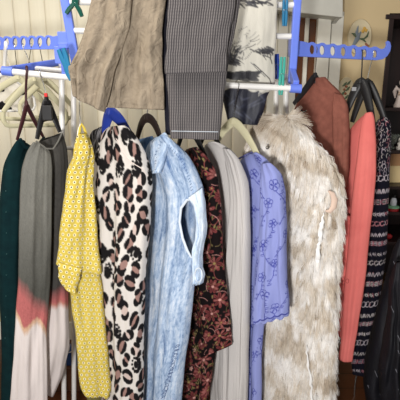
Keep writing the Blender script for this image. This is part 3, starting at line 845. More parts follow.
# ------------------------------------------------------------------ cloth materials
F_teal = fabric('dark_teal_knit', (6, 34, 38), (9, 42, 45), 30, 500, .3, .4)
F_attr = fabric('printed_cloth', (1, 1, 1), attr=True, wrinkle=.55)
F_satin = fabric('inked_satin', (1, 1, 1), attr=True, wrinkle=.8, rough=.45, spec=.4)
F_beige = fabric('beige_linen', (160, 146, 127), (140, 127, 110), 24, 600, .35, 1.0, wscale=34, wdist=.012, ws=(1.1, .9, 1))
F_greyk = None
k = N('light_grey_rib_knit', .95, .1)
wv = k.node('ShaderNodeTexWave', wave_type='BANDS', bands_direction='X'); k.put(wv, 'Vector', k.coords('UV'))
wv.inputs['Scale'].default_value = 55; wv.inputs['Distortion'].default_value = 1.2; wv.inputs['Detail Scale'].default_value = 6
g = k.noise(k.coords('UV'), 420, 3)
k.color(k.mix(g, tuple(lin((208, 204, 201))), tuple(lin((174, 170, 167)))))
k.bump(k.math('ADD', k.math('MULTIPLY', wv.outputs['Fac'], .5), g), .45, .003); F_greyk = k.m
k = N('pinstripe_cloth', .85, .15)
uv = k.coords('UV'); sx = k.node('ShaderNodeSeparateXYZ'); k.put(sx, 0, uv)
jit = k.math('MULTIPLY', k.math('SUBTRACT', k.noise(uv, 60, 2), .5), .0016)
x = k.math('ADD', sx.outputs[0], jit)
st = k.math('FRACT', k.math('MULTIPLY', x, 1 / .0068))
f1 = k.math('GREATER_THAN', st, .52)
ds = k.math('LESS_THAN', k.math('FRACT', k.math('MULTIPLY', sx.outputs[1], 1 / .009)), .7)
g = k.noise(uv, 600, 2)
col = k.mix(k.math('MULTIPLY', f1, k.math('ADD', k.math('MULTIPLY', ds, .16), .52)), tuple(lin((50, 48, 50))), tuple(lin((132, 126, 124))))
k.color(k.mix(k.math('MULTIPLY', g, .35), col, tuple(lin((100, 96, 98)))))
k.bump(k.math('ADD', k.noise(k.coords('UV', (1.5, .5, 1)), 12, 3), k.math('MULTIPLY', st, .08)), .5, .005); F_pin = k.m
# yellow with rows of white rings, each with a dark dot
k = N('yellow_ring_print', .85, .15)
uv = k.coords('UV'); sx = k.node('ShaderNodeSeparateXYZ'); k.put(sx, 0, uv)
SP = .0185
ry = k.math('DIVIDE', sx.outputs[1], SP * .86); row = k.math('FLOOR', ry)
off = k.math('MULTIPLY', k.math('MODULO', k.math('ABSOLUTE', row), 2.0), .5)
rx = k.math('ADD', k.math('DIVIDE', sx.outputs[0], SP), off)
dx = k.math('SUBTRACT', k.math('FRACT', rx), .5); dy = k.math('MULTIPLY', k.math('SUBTRACT', k.math('FRACT', ry), .5), .86)
dd = k.math('SQRT', k.math('ADD', k.math('MULTIPLY', dx, dx), k.math('MULTIPLY', dy, dy)))
ring = k.math('SUBTRACT', 1.0, k.math('SMOOTHSTEP', dd, .27, .33)) if False else k.math('LESS_THAN', dd, .265)
dot = k.math('LESS_THAN', dd, .135)
col = k.mix(k.noise(uv, 12, 3), tuple(lin((204, 182, 82))), tuple(lin((194, 170, 70))))
col = k.mix(ring, col, tuple(lin((236, 228, 186)))); col = k.mix(dot, col, tuple(lin((70, 58, 44))))
k.color(col); k.bump(k.noise(k.coords('UV', (1.6, .5, 1)), 14, 3), .5, .006); F_yel = k.m
F_yin = fabric('yellow_cloth_reverse', (206, 184, 92), (192, 172, 86), 20)
F_olive = fabric('olive_lining', (120, 112, 66), (100, 92, 54), 20)
# acid washed denim
def denim(name, light, mid, deep, bias):
    k = N(name, .9, .12)
    uv = k.coords('UV', (1.2, .2, 1)); uv2 = k.coords('UV', (1, .6, 1))
    a = k.noise(uv, 16, 6, .68, 1.4); b = k.noise(uv2, 70, 5, .7, .5)
    fac = k.math('ADD', k.math('MULTIPLY', a, .65), k.math('MULTIPLY', b, .35))
    k.color(k.ramp(fac, [(.34 + bias, tuple(lin(light))), (.50 + bias, tuple(lin(mid))), (.64 + bias, tuple(lin(deep)))]))
    w = k.noise(k.coords('UV', (1.6, .45, 1)), 18, 4, .55, .8)
    k.bump(k.math('ADD', w, k.math('MULTIPLY', b, .3)), .8, .006); return k.m
F_den = denim('acid_washed_denim', (228, 232, 237), (164, 183, 207), (82, 110, 152), -.005)
F_den2 = denim('deep_denim', (150, 176, 208), (102, 136, 180), (64, 96, 144), .0)
F_den3 = denim('bleached_denim', (228, 234, 240), (186, 202, 220), (112, 138, 176), .02)
F_stitch = fabric('indigo_thread', (66, 84, 124), (76, 96, 138))
F_white = fabric('pale_frayed_edge', (222, 228, 234), (200, 212, 226))
F_rust = fabric('rust_knit', (148, 92, 78), (130, 79, 67), 40, 420, .45, .5)
F_coral = fabric('coral_jersey', (230, 124, 117), (220, 114, 108), 8, 800, .15, .45)
F_coral2 = fabric('coral_embroidery', (160, 64, 62), (150, 58, 58))
F_navy = fabric('black_navy_cloth', (17, 17, 22), (24, 24, 31), 8, 600, .2, .9, rough=.6, spec=.3)
F_dash = plain('grey_dash_print', (120, 120, 128), .8)
F_black = fabric('black_cloth', (26, 26, 34), (36, 36, 46), 12)
F_lining = fabric('cream_pink_lining', (226, 200, 182), (214, 188, 170), 12, rough=.6)
F_satinw = fabric('pale_satin', (250, 249, 246), (238, 236, 232), 30, wr=.05, rough=.35, spec=.5, wrinkle=.5)
k = N('cow_patch_cloth', .8); k.color(k.ramp(k.noise(k.coords('Object'), 13, 1, .4, .6), [(.52, tuple(lin((228, 222, 208)))), (.535, tuple(lin((20, 18, 20))))])); F_cow = k.m

# ------------------------------------------------------------------ clothes on the upper rods
t = thing('linen_shorts', 'wide crinkled beige linen shorts draped over the top rod at upper left', 'shorts', W(125, 0, -.14))
cloth('leg', F_beige, t, [(122, -34, 168, -34), (122, 0, 166, 0), (118, 30, 162, 30), (112, 60, 162, 60), (106, 85, 164, 85), (102, 107, 164, 110)], (-.115, -.12), .035, (90, 110), .014, 3.2, 5, shell=.0012, sharp=.8)
sh = cloth('leg', F_beige, t, [(93, -34, 134, -34), (92, 0, 132, 0), (87, 25, 129, 28), (78, 50, 122, 52), (70, 68, 114, 72), (70.5, 78, 111, 88), (73, 96, 105, 112)], (-.15, -.15), .04, (90, 110), .013, 3.4, 8, shell=.0012, sharp=.8)
m = MB(); m.tube([surf(sh, 91 + 6 * math.cos(a), 56 + 8 * math.sin(a), .002) for a in np.linspace(.3, 5.2, 12)], .0022, 6); m.build('gathered_knot', F_beige, sh)
cloth('tie', F_beige, t, [(68.5, 66, 76, 63), (69, 72, 77, 72), (72, 79, 78, 78)], (-.165, -.165), .02, (16, 30), .004, 2, 3)
t = thing('pinstripe_trousers', 'grey and white pinstriped trousers draped over the top rod at centre', 'trousers', W(200, 0, -.14))
cloth('rear_leg', F_pin, t, [(170, -34, 242, -34), (170, 0, 240.5, 0), (169, 25, 236.5, 25), (167, 55, 229, 55), (167, 76, 226.5, 76), (168.5, 105, 223, 105), (170.5, 138, 219, 139.5)], (-.14, -.14), .03, (110, 130), .0055, 2.2, 2, shell=.0012)
tr = cloth('front_leg', F_pin, t, [(168, -34, 238, -34), (168, 0, 236, 0), (167.5, 25, 231, 25), (165.5, 55, 226.5, 55), (165.5, 74, 226, 72)], (-.178, -.178), .022, (80, 130), .0045, 2.6, 4, shell=.0012)
hm = bpy.data.objects['rear_leg']
m = MB(); m.tube([surf(hm, x, 131 + .9 * (x - 170) / 49, .001) for x in np.linspace(171.5, 218, 30)], .0009, 6); m.build('hem_stitching', F_white, hm)
tag(cloth('dark_cloth_strip', F_black, None, [(161, -34, 178, -34), (161, 20, 180, 20), (161.5, 60, 182, 60), (163, 100, 184, 100), (166, 134, 184, 136)], (-.075, -.075), .03, (60, 40), .006, 2, 9, shell=.001),
    'narrow strip of black cloth showing between beige shorts and pinstriped trousers', 'cloth')
t = thing('ink_print_top', 'off white satin top with black ink splashes and dark navy hem, right of the trousers', 'top', W(248, 0, .05))
cloth('body', F_satin, t, [(216, -14, 277, -12), (216, 0, 277, 2), (219, 30, 276.5, 30), (219, 60, 274, 60), (220, 80, 275, 84), (222, 93, 267, 96), (225, 108, 263, 112), (228, 123, 257, 125)], (.055, .06), .034, (170, 200), .006, 2.6, 12, paint=ink_print(), shell=.001)

# ------------------------------------------------------------------ hanging clothes, left to right
cow = thing('cow_print_bag', 'black and white patched cloth bag behind the cream hangers at far left', 'bag', W(14, 90, .48))
cloth('bag_body', F_cow, cow, [(-12, 70, 20, 72), (-16, 84, 24, 84), (-18, 98, 32, 98), (-18, 110, 33, 110)], (.48, .48), .06, (40, 50), .008, 2, 5, shell=.001)
MB().tube([W(-6, 72, .48), W(-4, 52, .46), W(0, 47, LA(0) + .014), W(6, 52, .46), W(12, 73, .48)], .003, 8).build('strap', F_cow, cow)

t = thing('teal_cardigan', 'dark teal knit cardigan on a maroon hanger, leftmost of the garments', 'cardigan', W(24, 140, .05))
tc = cloth('body', F_teal, t, [(19, 139, 30, 148), (13, 148, 42, 148), (5, 164, 48, 150), (1, 200, 48, 200), (-1, 250, 46, 250), (1, 300, 40, 300), (5, 340, 34, 340), (7, 370, 28, 370), (8, 400, 26, 400), (8, 425, 26, 425)], (-.02, .12), .07, (130, 90), .010, 2.6, 1, shell=.0015)
m = MB(); m.tube([W(44, 138, .10), W(40, 143, .06), W(32, 149, .02), W(25, 147, -.01), W(20, 139, -.03)], .006, 8); m.build('neck_band', F_teal, t)
m = MB()
for i in range(9):
    m.ball(surf(tc, 5.5 + .3 * i - (0 if i < 4 else .7 * (i - 4)), 170 + i * 21, .001), .0018, 8)
m.build('edge_studs', plain('teal_sequin', (40, 82, 80), .3), tc)

t = thing('dip_dye_blouse', 'grey blouse dip dyed pink and white, in front of the teal cardigan', 'blouse', W(46, 140, -.03))
cloth('back_panel', F_attr, t, [(40, 141, 62, 133), (38, 150, 66, 148), (36, 175, 67, 175), (34, 220, 67.5, 220), (32, 280, 67, 280), (28, 330, 69, 330), (26, 345, 69, 346), (24, 368, 62, 374), (22, 385, 52, 395)], (-.04, .04), .055, (190, 130), .008, 2.6, 3, paint=dip_dye(False), shell=.0012)
fp = cloth('front_panel', F_attr, t, [(34, 142, 44, 146), (27, 152, 50, 152), (22, 168, 52, 168), (20, 200, 52, 200), (19, 240, 51, 240), (18, 280, 50, 280), (15.5, 330, 47, 330), (12.5, 370, 47, 370), (10, 400, 47.5, 400), (9.5, 425, 48, 425)], (-.10, -.055), .04, (240, 150), .007, 2.6, 6, paint=dip_dye(True), shell=.0012)
m = MB(); m.tube([W(36, 141, -.09), W(40, 144, -.085), W(46, 148.5, -.075), W(53, 149, -.06), W(58, 142, -.045), W(62, 133, -.03)], .003, 8); m.build('neck_band', fabric('grey_band', (112, 110, 104)), t)

t = thing('yellow_dress', 'yellow sleeveless dress printed with white rings and a tiered skirt', 'dress', W(84, 135, -.1))
cloth('skirt', F_yel, t, [(64, 258, 97, 258), (69, 285, 102, 285), (75, 330, 106, 330), (78.5, 370, 109.5, 368), (80.5, 388, 111, 386), (83, 393, 109, 395)], (-.12, -.085), .045, (90, 90), .008, 2.4, 7, shell=.001)
bo = cloth('bodice', F_yel, t, [(79.5, 134, 86, 133), (78, 142, 88, 141), (75, 158, 92, 155), (68, 173, 93, 171), (66, 186, 92.5, 184), (63, 210, 95, 210), (59, 240, 98, 240), (56.5, 264, 101.5, 273)], (-.15, -.10), .045, (110, 90), .007, 2.4, 9, shell=.001)
cloth('sash_flap', F_yel, t, [(59, 262, 82, 268), (58, 275, 80, 278), (62, 285, 77, 287), (68, 291, 75, 294)], (-.165, -.15), .022, (30, 50), .004, 2, 4, shell=.001)
cloth('lining', F_olive, t, [(82, 384, 106, 384), (85, 395, 102, 395), (89, 402, 99, 403)], (-.10, -.08), .02, (20, 40), .003, 3, 5, shell=.001)
m = MB(); m.tube([surf(bo, x, y, .001) for x, y in ((79.5, 135), (78.5, 145), (76, 157), (72.5, 166), (68.5, 173))], .0028, 8); m.build('armhole_binding', F_yin, bo)
m = MB(); m.tube([W(79.2, 136, -.125), W(80, 128, -.115), W(81.5, 124, -.11), W(84, 128, -.11), W(86, 134, -.11)], .0045, 8, .6); m.build('strap', F_yel, t)

t = thing('leopard_blouse', 'white blouse with black and rose leopard spots on a blue hanger', 'blouse', W(113, 130, -.05))
LEO = leopard_print()
lb = cloth('body', F_attr, t, [(111, 127, 122, 125.5), (105, 133, 129, 131), (102, 142, 136, 142), (98, 158, 144, 158), (95, 175, 149.5, 174), (93, 190, 150.5, 188), (93, 230, 147, 230), (95, 280, 143, 280), (98, 330, 141.5, 330), (102, 400, 140.5, 400), (103, 425, 140, 425)], (.0, -.13), .08, (330, 230), .010, 2.8, 15, paint=LEO, shell=.0012, sharp=.8)
cloth('sleeve_reverse', F_attr, t, [(93, 131, 103, 126), (89.5, 141, 104, 138), (89.5, 155, 102, 155), (94, 170, 100, 172)], (.02, .01), .05, (60, 70), .006, 3, 5, paint=zebra_print(), shell=.0012)
m = MB(); m.tube([surf(lb, x, y, .002) for x, y in ((112, 130), (117, 140), (123, 153), (131, 162), (141, 168), (148, 176))], .0016, 8); m.build('shoulder_ruffle', fabric('pale_pink_edge', (226, 212, 204)), lb)

t = thing('denim_dress', 'pale acid washed denim dress with ragged open armhole and script along its hem', 'dress', W(160, 140, -.05))
HOLE = [(185, 202), (180.5, 210), (180.5, 228), (184, 242), (191, 257), (196, 246), (199, 228), (199, 212), (194, 202)]
db = cloth('body', F_den, t, [(152, 142, 163.5, 135), (148, 152, 172, 143), (147.5, 165, 184, 155), (148, 180, 193, 172), (149, 200, 200, 190), (149, 225, 200, 220), (148, 250, 197, 250), (146.5, 280, 192, 280), (144.5, 310, 188.5, 310), (142, 350, 183, 350), (140, 400, 177.5, 400), (139.5, 425, 175, 425)], (.07, -.13), .085, (200, 150), .012, 2.8, 22, hole=HOLE, shell=.0015, sharp=.8)
cloth('collar', F_den2, t, [(135, 141, 152, 136), (135, 152, 155, 150), (139, 165, 153, 165), (144, 178, 151, 178)], (.11, .07), .05, (40, 60), .006, 2.4, 5, shell=.0015)
cloth('collar_flap', F_den, t, [(155, 141, 164.5, 132.5), (152, 150, 169, 140), (151, 163, 165, 155), (152, 174, 158, 173)], (-.05, -.125), .028, (40, 40), .003, 2, 6, shell=.0015)
m = MB(); P = [(194, 199), (187, 200), (181, 208), (179.5, 222), (182.5, 238), (187, 250), (191.5, 258)]
m.tube([surf(db, x, y, .004) for x, y in P], [.003, .0045, .0045, .004, .0045, .0045, .003], 8, .7); m.build('frayed_armhole_edge', F_white, db)
cloth('ruffle_sleeve', F_den3, t, [(188, 198, 202, 188), (195.5, 206, 204.5, 204), (198.5, 220, 205, 220), (198, 235, 204, 235), (194.5, 250, 201, 252), (193.5, 266, 201, 268), (194, 277, 204, 276), (196, 283, 201, 284)], (-.15, -.165), .03, (70, 50), .007, 3.4, 4, shell=.0015)
m = MB(); m.tube([surf(bpy.data.objects['ruffle_sleeve'], 198.5 + 3.6 * math.cos(a), 275 + 7 * math.sin(a), .003) for a in np.linspace(0, 2 * PI, 20)[:-1]], .0028, 8, close=True); m.build('frayed_cuff', F_white, bpy.data.objects['ruffle_sleeve'])
def stitches(o, pts, n, ln, r, name, parent, mat=F_stitch, ang=None):
    m = MB(); P = np.array(pts, float); s = np.linspace(0, len(P) - 1, n)
    for q in s:
        i = min(int(q), len(P) - 2); f = q - i; x, y = P[i] * (1 - f) + P[i + 1] * f
        d = P[i + 1] - P[i]; d /= np.linalg.norm(d)
        if ang is not None: d = np.array([d[0] * math.cos(ang) - d[1] * math.sin(ang), d[0] * math.sin(ang) + d[1] * math.cos(ang)])
        m.tube([surf(o, x - d[0] * ln / 2, y - d[1] * ln / 2, .0015), surf(o, x + d[0] * ln / 2, y + d[1] * ln / 2, .0015)], r, 6)
    return m.build(name, mat, parent)
stitches(db, [(169, 146), (180, 158), (188, 174), (192, 190)], 18, 2.6, .0008, 'shoulder_stitching', db, ang=1.2)
cf = bpy.data.objects['collar_flap']
stitches(cf, [(163, 139), (157, 150), (155, 162), (156, 172)], 12, 2.2, .0008, 'collar_stitching', cf, ang=1.3)
# handwriting-like blue script sewn up the lower front
m = MB(); rng = random.Random(6)
base = lambda q: (178.5 - 13.5 * q ** 1.15, 346 + 50 * q)
for i in range(14):
    x, y = base(i / 13.0); h = rng.uniform(2.2, 4.4)
    L = []
    for a in np.linspace(0, 2 * PI, 9): L.append((x - 1.2 + h * .55 * math.cos(a + i) - .4 * math.sin(a), y + 1.2 * math.sin(a + i) - .6 * h * .4 * math.cos(a)))
    L.append((x - 2 - h * .7, y + 2.6))
    m.tube([surf(db, px, py, .0015) for px, py in L], .0008, 5)
m.tube([surf(db, *base(q), .0015) for q in np.linspace(.0, 1.08, 24)], .0007, 5)
m.build('sewn_script', F_stitch, db)

t = thing('floral_blouse', 'black blouse with maroon and olive flowers, its pointed hem over the grey cardigan', 'blouse', W(198, 150, .03))
FLO = floral_print()
cloth('under_layer', F_attr, t, [(178, 326, 212, 326), (176, 350, 214, 350), (173, 375, 211.5, 378), (171, 400, 206.5, 400), (170, 425, 204, 425)], (.09, -.02), .05, (110, 180), .009, 2.6, 18, paint=FLO, shell=.0012)
cloth('body', F_attr, t, [(188, 150, 195, 147), (183, 159, 203, 155), (180, 170, 211, 168), (179, 185, 215.5, 182), (179, 210, 218, 205), (178, 240, 220.5, 240), (177, 270, 223, 270), (176, 300, 226, 300), (175, 330, 229.5, 325), (174, 366, 231.5, 345)], (.13, -.09), .065, (330, 270), .009, 2.6, 19, paint=FLO, shell=.0012)

t = thing('grey_cardigan', 'light grey ribbed knit cardigan between dark floral and lavender blouses', 'cardigan', W(220, 145, .03))
gb = cloth('body', F_greyk, t, [(207, 146, 213, 141.5), (205.5, 153, 222, 144), (205.5, 164, 230, 152), (206, 175, 236, 164), (209, 190, 240, 185), (211, 220, 244, 220), (213, 260, 244, 260), (214, 320, 243, 320), (214, 370, 242, 370), (214, 425, 241, 425)], (.12, -.02), .07, (150, 120), .010, 3.0, 25, shell=.002)
gs = cloth('sleeve', F_greyk, t, [(223, 147, 228, 149), (226, 156, 237, 159), (231, 178, 246, 182), (233, 200, 248, 200), (230, 235, 249, 235), (226, 275, 249, 275), (223, 330, 248.5, 330), (222, 380, 247, 380), (221, 425, 246, 425)], (.0, -.06), .045, (150, 90), .010, 4.2, 27, shell=.002, sharp=.7)
m = MB(); m.tube([surf(gb, x, y, .002) for x, y in ((207, 147), (209, 160), (212, 180), (215, 210), (217, 250), (218, 300), (218, 360), (218, 405))], .004, 8, .6); m.build('front_band', F_greyk, gb)

t = thing('lavender_blouse', 'lavender blouse with blue line flowers and scalloped sleeve on a cream hanger', 'blouse', W(256, 155, .03))
LAV = lavender_print()
cloth('body', F_attr, t, [(244, 157, 256, 152.5), (238, 166, 264, 157.5), (237, 185, 274, 170), (238, 205, 276, 195), (240, 235, 274, 235), (242, 270, 268, 270), (243, 310, 262, 310), (244, 350, 259, 350), (244, 400, 258, 400), (244, 425, 257.5, 425)], (.11, -.045), .055, (250, 170), .008, 2.4, 28, paint=LAV, shell=.0012)
ls = cloth('sleeve', F_attr, t, [(263, 164, 269, 163), (263, 178, 279, 174), (262, 195, 284, 192), (261, 220, 285.5, 220), (258.5, 250, 285.5, 248), (255.5, 285, 287, 280), (253, 303, 288.5, 298), (252.5, 322, 289, 313)], (-.065, -.12), .055, (180, 150), .008, 2.6, 30, paint=LAV, shell=.0012, scallop=.007)
m = MB(); m.tube([surf(ls, 252.8 + 36 * q, 321.5 - 9.5 * q + 1.6 * abs(math.sin(q * PI * 5)), .002) for q in np.linspace(0.02, .98, 40)], .0022, 6); m.build('scalloped_edging', fabric('blue_edging', (78, 84, 160)), ls)
m = MB(); m.tube([W(239, 158.5, .085), W(246, 155, .05), W(252, 152.5, .02), W(258, 153, -.02)], .0035, 8); m.build('neck_band', fabric('lavender_band', (128, 132, 200)), t)

# fur vest: a pelt on a cloth body, the hairs as strands
t = thing('fur_vest', 'long cream and tan fur vest with visible armhole and satin side seam', 'fur vest', W(280, 110, .06))
F_pelt = fabric('pelt', (186, 170, 148), (160, 142, 118), 10)
fv = cloth('body', F_pelt, t, [(271, 121, 287, 116), (265, 126, 293, 123), (257, 135, 302, 133), (252, 146, 313, 144), (250, 160, 327, 158), (251, 180, 338, 178), (253, 200, 340, 200), (255, 230, 337, 230), (256, 280, 334, 280), (257, 330, 331.5, 330), (259, 400, 329, 400), (259, 425, 328, 425)], (.15, -.02), .10, (170, 150), .014, 2.4, 33, sharp=.9)
g = GRID[fv.name]; P, nn = g['P'], g['nn']
rng = np.random.default_rng(9)
nr, nc = P.shape[:2]
NS = 100000
fi = rng.uniform(0, nr - 1.001, NS); cols = np.where(rng.random(NS) < .86, rng.uniform(.22, .78, NS), rng.uniform(0, 1, NS)) * (nc - 1.001)
i0, j0 = fi.astype(int), cols.astype(int); a, b = (fi - i0)[:, None], (cols - j0)[:, None]
root = P[i0, j0] * (1 - a) * (1 - b) + P[i0 + 1, j0] * a * (1 - b) + P[i0, j0 + 1] * (1 - a) * b + P[i0 + 1, j0 + 1] * a * b
du = P[i0, j0 + 1] - P[i0, j0]; dv = P[i0 + 1, j0] - P[i0, j0]
nm = np.cross(du, dv); nm /= np.linalg.norm(nm, axis=1, keepdims=True) + 1e-9
cen = P.mean(1)[i0]; fl = np.sign(((root - cen) * nm).sum(1)); nm *= np.where(fl == 0, 1, fl)[:, None]
def fbm(x, y, seed, f0=1.0, o=4):
    r = np.random.default_rng(seed); q = 0
    for k_ in range(o):
        for _ in range(4):
            ang = r.uniform(0, 2 * PI); f = f0 * 2 ** k_ * r.uniform(.7, 1.3); q = q + np.sin(f * (x * math.cos(ang) + y * math.sin(ang)) + r.uniform(0, 6.3)) / (2.0 * 1.7 ** k_)
    return q / 2
sx_, sz_ = cols / nc * .62, root[:, 2]
NC = 4200
cs_, cz_ = rng.uniform(sx_.min(), sx_.max(), NC), rng.uniform(sz_.min(), sz_.max(), NC)
gx = (cs_ * 60).astype(int); gz = (cz_ * 40).astype(int); buckets = {}
for q, key in enumerate(zip(gx, gz)): buckets.setdefault(key, []).append(q)
near = np.zeros(NS, int)
hx, hz_ = (sx_ * 60).astype(int), (sz_ * 40).astype(int); order = np.lexsort((hz_, hx))
ks = np.stack([hx, hz_], 1)[order]; cut = np.flatnonzero(np.any(np.diff(ks, axis=0) != 0, 1)) + 1
for grp in np.split(order, cut):
    kx, kz = hx[grp[0]], hz_[grp[0]]
    cand = np.array([q for i in (-1, 0, 1) for l in (-1, 0, 1) for q in buckets.get((kx + i, kz + l), ())] or [0])
    near[grp] = cand[np.argmin((sx_[grp, None] - cs_[cand]) ** 2 * 1.6 + (sz_[grp, None] - cz_[cand]) ** 2 * .6, 1)]
topf = np.clip((root[:, 2] - W(290, 135, .05).z) / .07, 0, 1)[:, None]
tan_ = np.stack([du[:, 0], du[:, 1], du[:, 2]], 1); tan_ /= np.linalg.norm(tan_, axis=1, keepdims=True) + 1e-9
c_side = rng.standard_normal(NC) * .38 + fbm(cs_, cz_, 1, 22, 2) * .5
c_lift = rng.uniform(.35, .95, NC); c_len = rng.uniform(.038, .062, NC)
jit = lambda s: s * rng.standard_normal((NS, 1))
L = c_len[near] * (.75 + .35 * rng.random(NS))
d0 = nm * (c_lift[near][:, None] + jit(.12)) + np.array([0, 0, -.85]) * (1 - 1.25 * topf) + tan_ * (c_side[near][:, None] + jit(.16)) + .08 * rng.standard_normal((NS, 3))
d0 /= np.linalg.norm(d0, axis=1, keepdims=True)
d1 = d0 * .55 + np.array([0, 0, -.9]) * (1 - topf) - tan_ * (c_side[near] * .5)[:, None]; d1 /= np.linalg.norm(d1, axis=1, keepdims=True)
pull = tan_ * np.clip((cs_[near] - sx_), -.02, .02)[:, None] * .75 + np.array([0, 0, 1]) * np.clip(cz_[near] - sz_, -.02, .02)[:, None] * .55
pts = np.stack([root - nm * .002, root + d0 * (L * .42)[:, None] + pull * .25, root + (d0 * .42 + d1 * .30) * L[:, None] + pull * .65, root + (d0 * .42 + d1 * .60) * L[:, None] + pull], 1)
patch = fbm(sx_ * 1.25, sz_ * .62, 12, 58, 3)
c_tone = rng.standard_normal(NC) * .13
hgt = np.clip((root[:, 2] - W(290, 200, .05).z) / .22, 0, 1) * np.clip(1.25 - (sx_ - sx_.min()) / (np.ptp(sx_) * .5), 0.15, 1)   # the yoke is browner
m_ = np.clip(.24 + .42 * patch + .62 * hgt + c_tone[near] + .10 * rng.standard_normal(NS), 0, 1)[:, None]
cream, tan2, brown = lin((253, 250, 246)), lin((220, 207, 188)), lin((150, 126, 100))
colr = np.where(m_ < .5, cream + (tan2 - cream) * (m_ / .5), tan2 + (brown - tan2) * ((m_ - .5) / .5))
hc = bpy.data.hair_curves.new('fur'); hc.add_curves([4] * NS)
hc.attributes['position'].data.foreach_set('vector', pts.reshape(-1).astype(np.float32))
ra = hc.attributes.get('radius') or hc.attributes.new('radius', 'FLOAT', 'POINT')
ra.data.foreach_set('value', np.tile(np.array([.00055, .0005, .0004, .00012]), NS).astype(np.float32))
ca = hc.attributes.new('print', 'FLOAT_COLOR', 'CURVE')
ca.data.foreach_set('color', np.concatenate([colr, np.ones((NS, 1))], 1).reshape(-1).astype(np.float32))
k = N('fur_hair', .6, .25); at = k.node('ShaderNodeAttribute', attribute_name='print'); k.color(at.outputs['Color'])
hc.materials.append(k.m)
ho = bpy.data.objects.new('fur', hc); C.objects.link(ho); attach(ho, t)
m = MB(); pts_ = [(328.5, 191), (332.5, 194), (334.5, 200), (333.5, 207), (329.5, 211.5), (325.5, 211)]
m.tube([surf(fv, x, y, .040) for x, y in pts_], [.003, .008, .011, .011, .008, .003], 10, .55, (0, 1, 0)); m.build('armhole_lining', F_lining, t)
def seam(P_, w, seed):
    """a strip of crinkled satin where the fur parts"""
    r = random.Random(seed); P_ = np.array(P_, float); s = np.linspace(0, len(P_) - 1, 20); m = MB(); q = []; rr = []
    for v in s:
        i = min(int(v), len(P_) - 2); x, y = P_[i] + (P_[i + 1] - P_[i]) * (v - i)
        q.append(surf(fv, x + r.uniform(-1, 1) * .9, y, .044 + r.uniform(-.003, .003))); rr.append(w * r.uniform(.55, 1.25) * min(1, .3 + 3 * v / len(P_)))
    m.tube(q, rr, 8, .6, (0, 1, 0)); m.build('satin_seam', F_satinw, t)
seam([(324, 213), (322.5, 221), (321, 231), (319.5, 241), (318, 250), (317, 263)], .0072, 3)
seam([(306.5, 346), (307.5, 358), (309, 370), (310.5, 382), (312, 394), (313, 408)], .005, 5)
c = surf(fv, 267.5, 147.5, .04); m = MB(); m.ball(c, .0065, 14, (1, .5, 1)); m.build('hook_clasp', plain('clasp_metal', (120, 116, 108), .3, .5, .8), t)

t = thing('rust_sweater', 'rust brown knit sweater with a high neck behind the fur vest', 'sweater', W(315, 90, .2))
rb = cloth('body', F_rust, t, [(312, 79, 324, 77), (309, 83, 329, 83), (305, 90, 337, 89), (299, 99, 343.5, 97), (295, 110, 347, 108), (292, 130, 346, 130), (292, 200, 342, 200), (294, 260, 337, 260), (297, 320, 333, 320)], (.24, .17), .07, (130, 110), .008, 2.0, 40, shell=.002)
cloth('sleeve', F_rust, t, [(335, 93, 342, 95), (332.5, 106, 348, 105), (332.5, 130, 349.5, 128), (334, 170, 348.5, 170), (335, 200, 345, 200), (332, 260, 340, 260), (330, 310, 337, 310)], (.145, .12), .045, (90, 70), .006, 2.2, 41, shell=.002)
m = MB(); m.tube([surf(rb, x, y, .003) for x, y in ((301, 110), (303.5, 112), (306, 110.5))], .0028, 8); m.build('neck_tag', F_black, rb)

t = thing('coral_shirt', 'coral pink long sleeved shirt on a black hanger right of the fur vest', 'shirt', W(366, 115, .15))
cloth('body', F_coral, t, [(364, 116, 371, 112), (359, 120, 373, 116), (353, 126, 374, 122), (348, 133, 374, 131), (346, 150, 374, 150), (344.5, 180, 373.5, 180), (342, 210, 371, 210), (338.5, 245, 368, 245), (337, 280, 365, 280), (337.5, 300, 362, 300), (339, 318, 359, 318)], (.22, .17), .05, (130, 110), .005, 2.0, 44, shell=.0012)
cs = cloth('sleeve', F_coral, t, [(366, 113, 371.5, 112), (362, 119, 374.5, 117), (358, 145, 376, 143), (354, 185, 375.5, 180), (350, 220, 372, 215), (347, 255, 368, 250), (344, 290, 363.5, 290), (341.5, 330, 357.5, 330), (338.5, 357, 352.5, 360)], (.11, .09), .05, (130, 90), .004, 2.0, 46, shell=.0012)
cl2 = cloth('sleeve', F_coral, t, [(342, 215, 351, 216), (338, 250, 349, 250), (336, 290, 346.5, 290), (335.5, 320, 343.5, 320), (335.5, 334, 342, 336)], (.13, .13), .035, (70, 60), .005, 2.4, 47, shell=.0012)
m = MB()
for i in range(5):
    a0 = i * 2 * PI / 5; m.tube([surf(cl2 if i else cs, 345 + 2.2 * math.cos(a0) + 1.6 * math.cos(b_), 281 + 3.4 * math.sin(a0) + 2.2 * math.sin(b_), .0015) for b_ in np.linspace(0, 2 * PI, 9)[:-1]], .0009, 5, close=True)
m.build('sewn_flower', F_coral2, cs)

t = thing('navy_patterned_dress', 'dark navy dress with bands of pale tribal pattern, behind the coral shirt', 'dress', W(382, 118, .25))
cloth('body', F_attr, t, [(379, 120, 386, 117), (375, 126, 389, 123), (371, 140, 390, 138), (369, 170, 388.5, 170), (367, 200, 387.5, 200), (365, 250, 386, 250), (361, 290, 380.5, 290), (357, 325, 373, 325), (354.5, 350, 366.5, 352), (357, 363, 363.5, 363), (359.2, 376, 360.6, 376)], (.28, .22), .06, (330, 190), .006, 2.0, 50, paint=skirt_print(), shell=.0012)

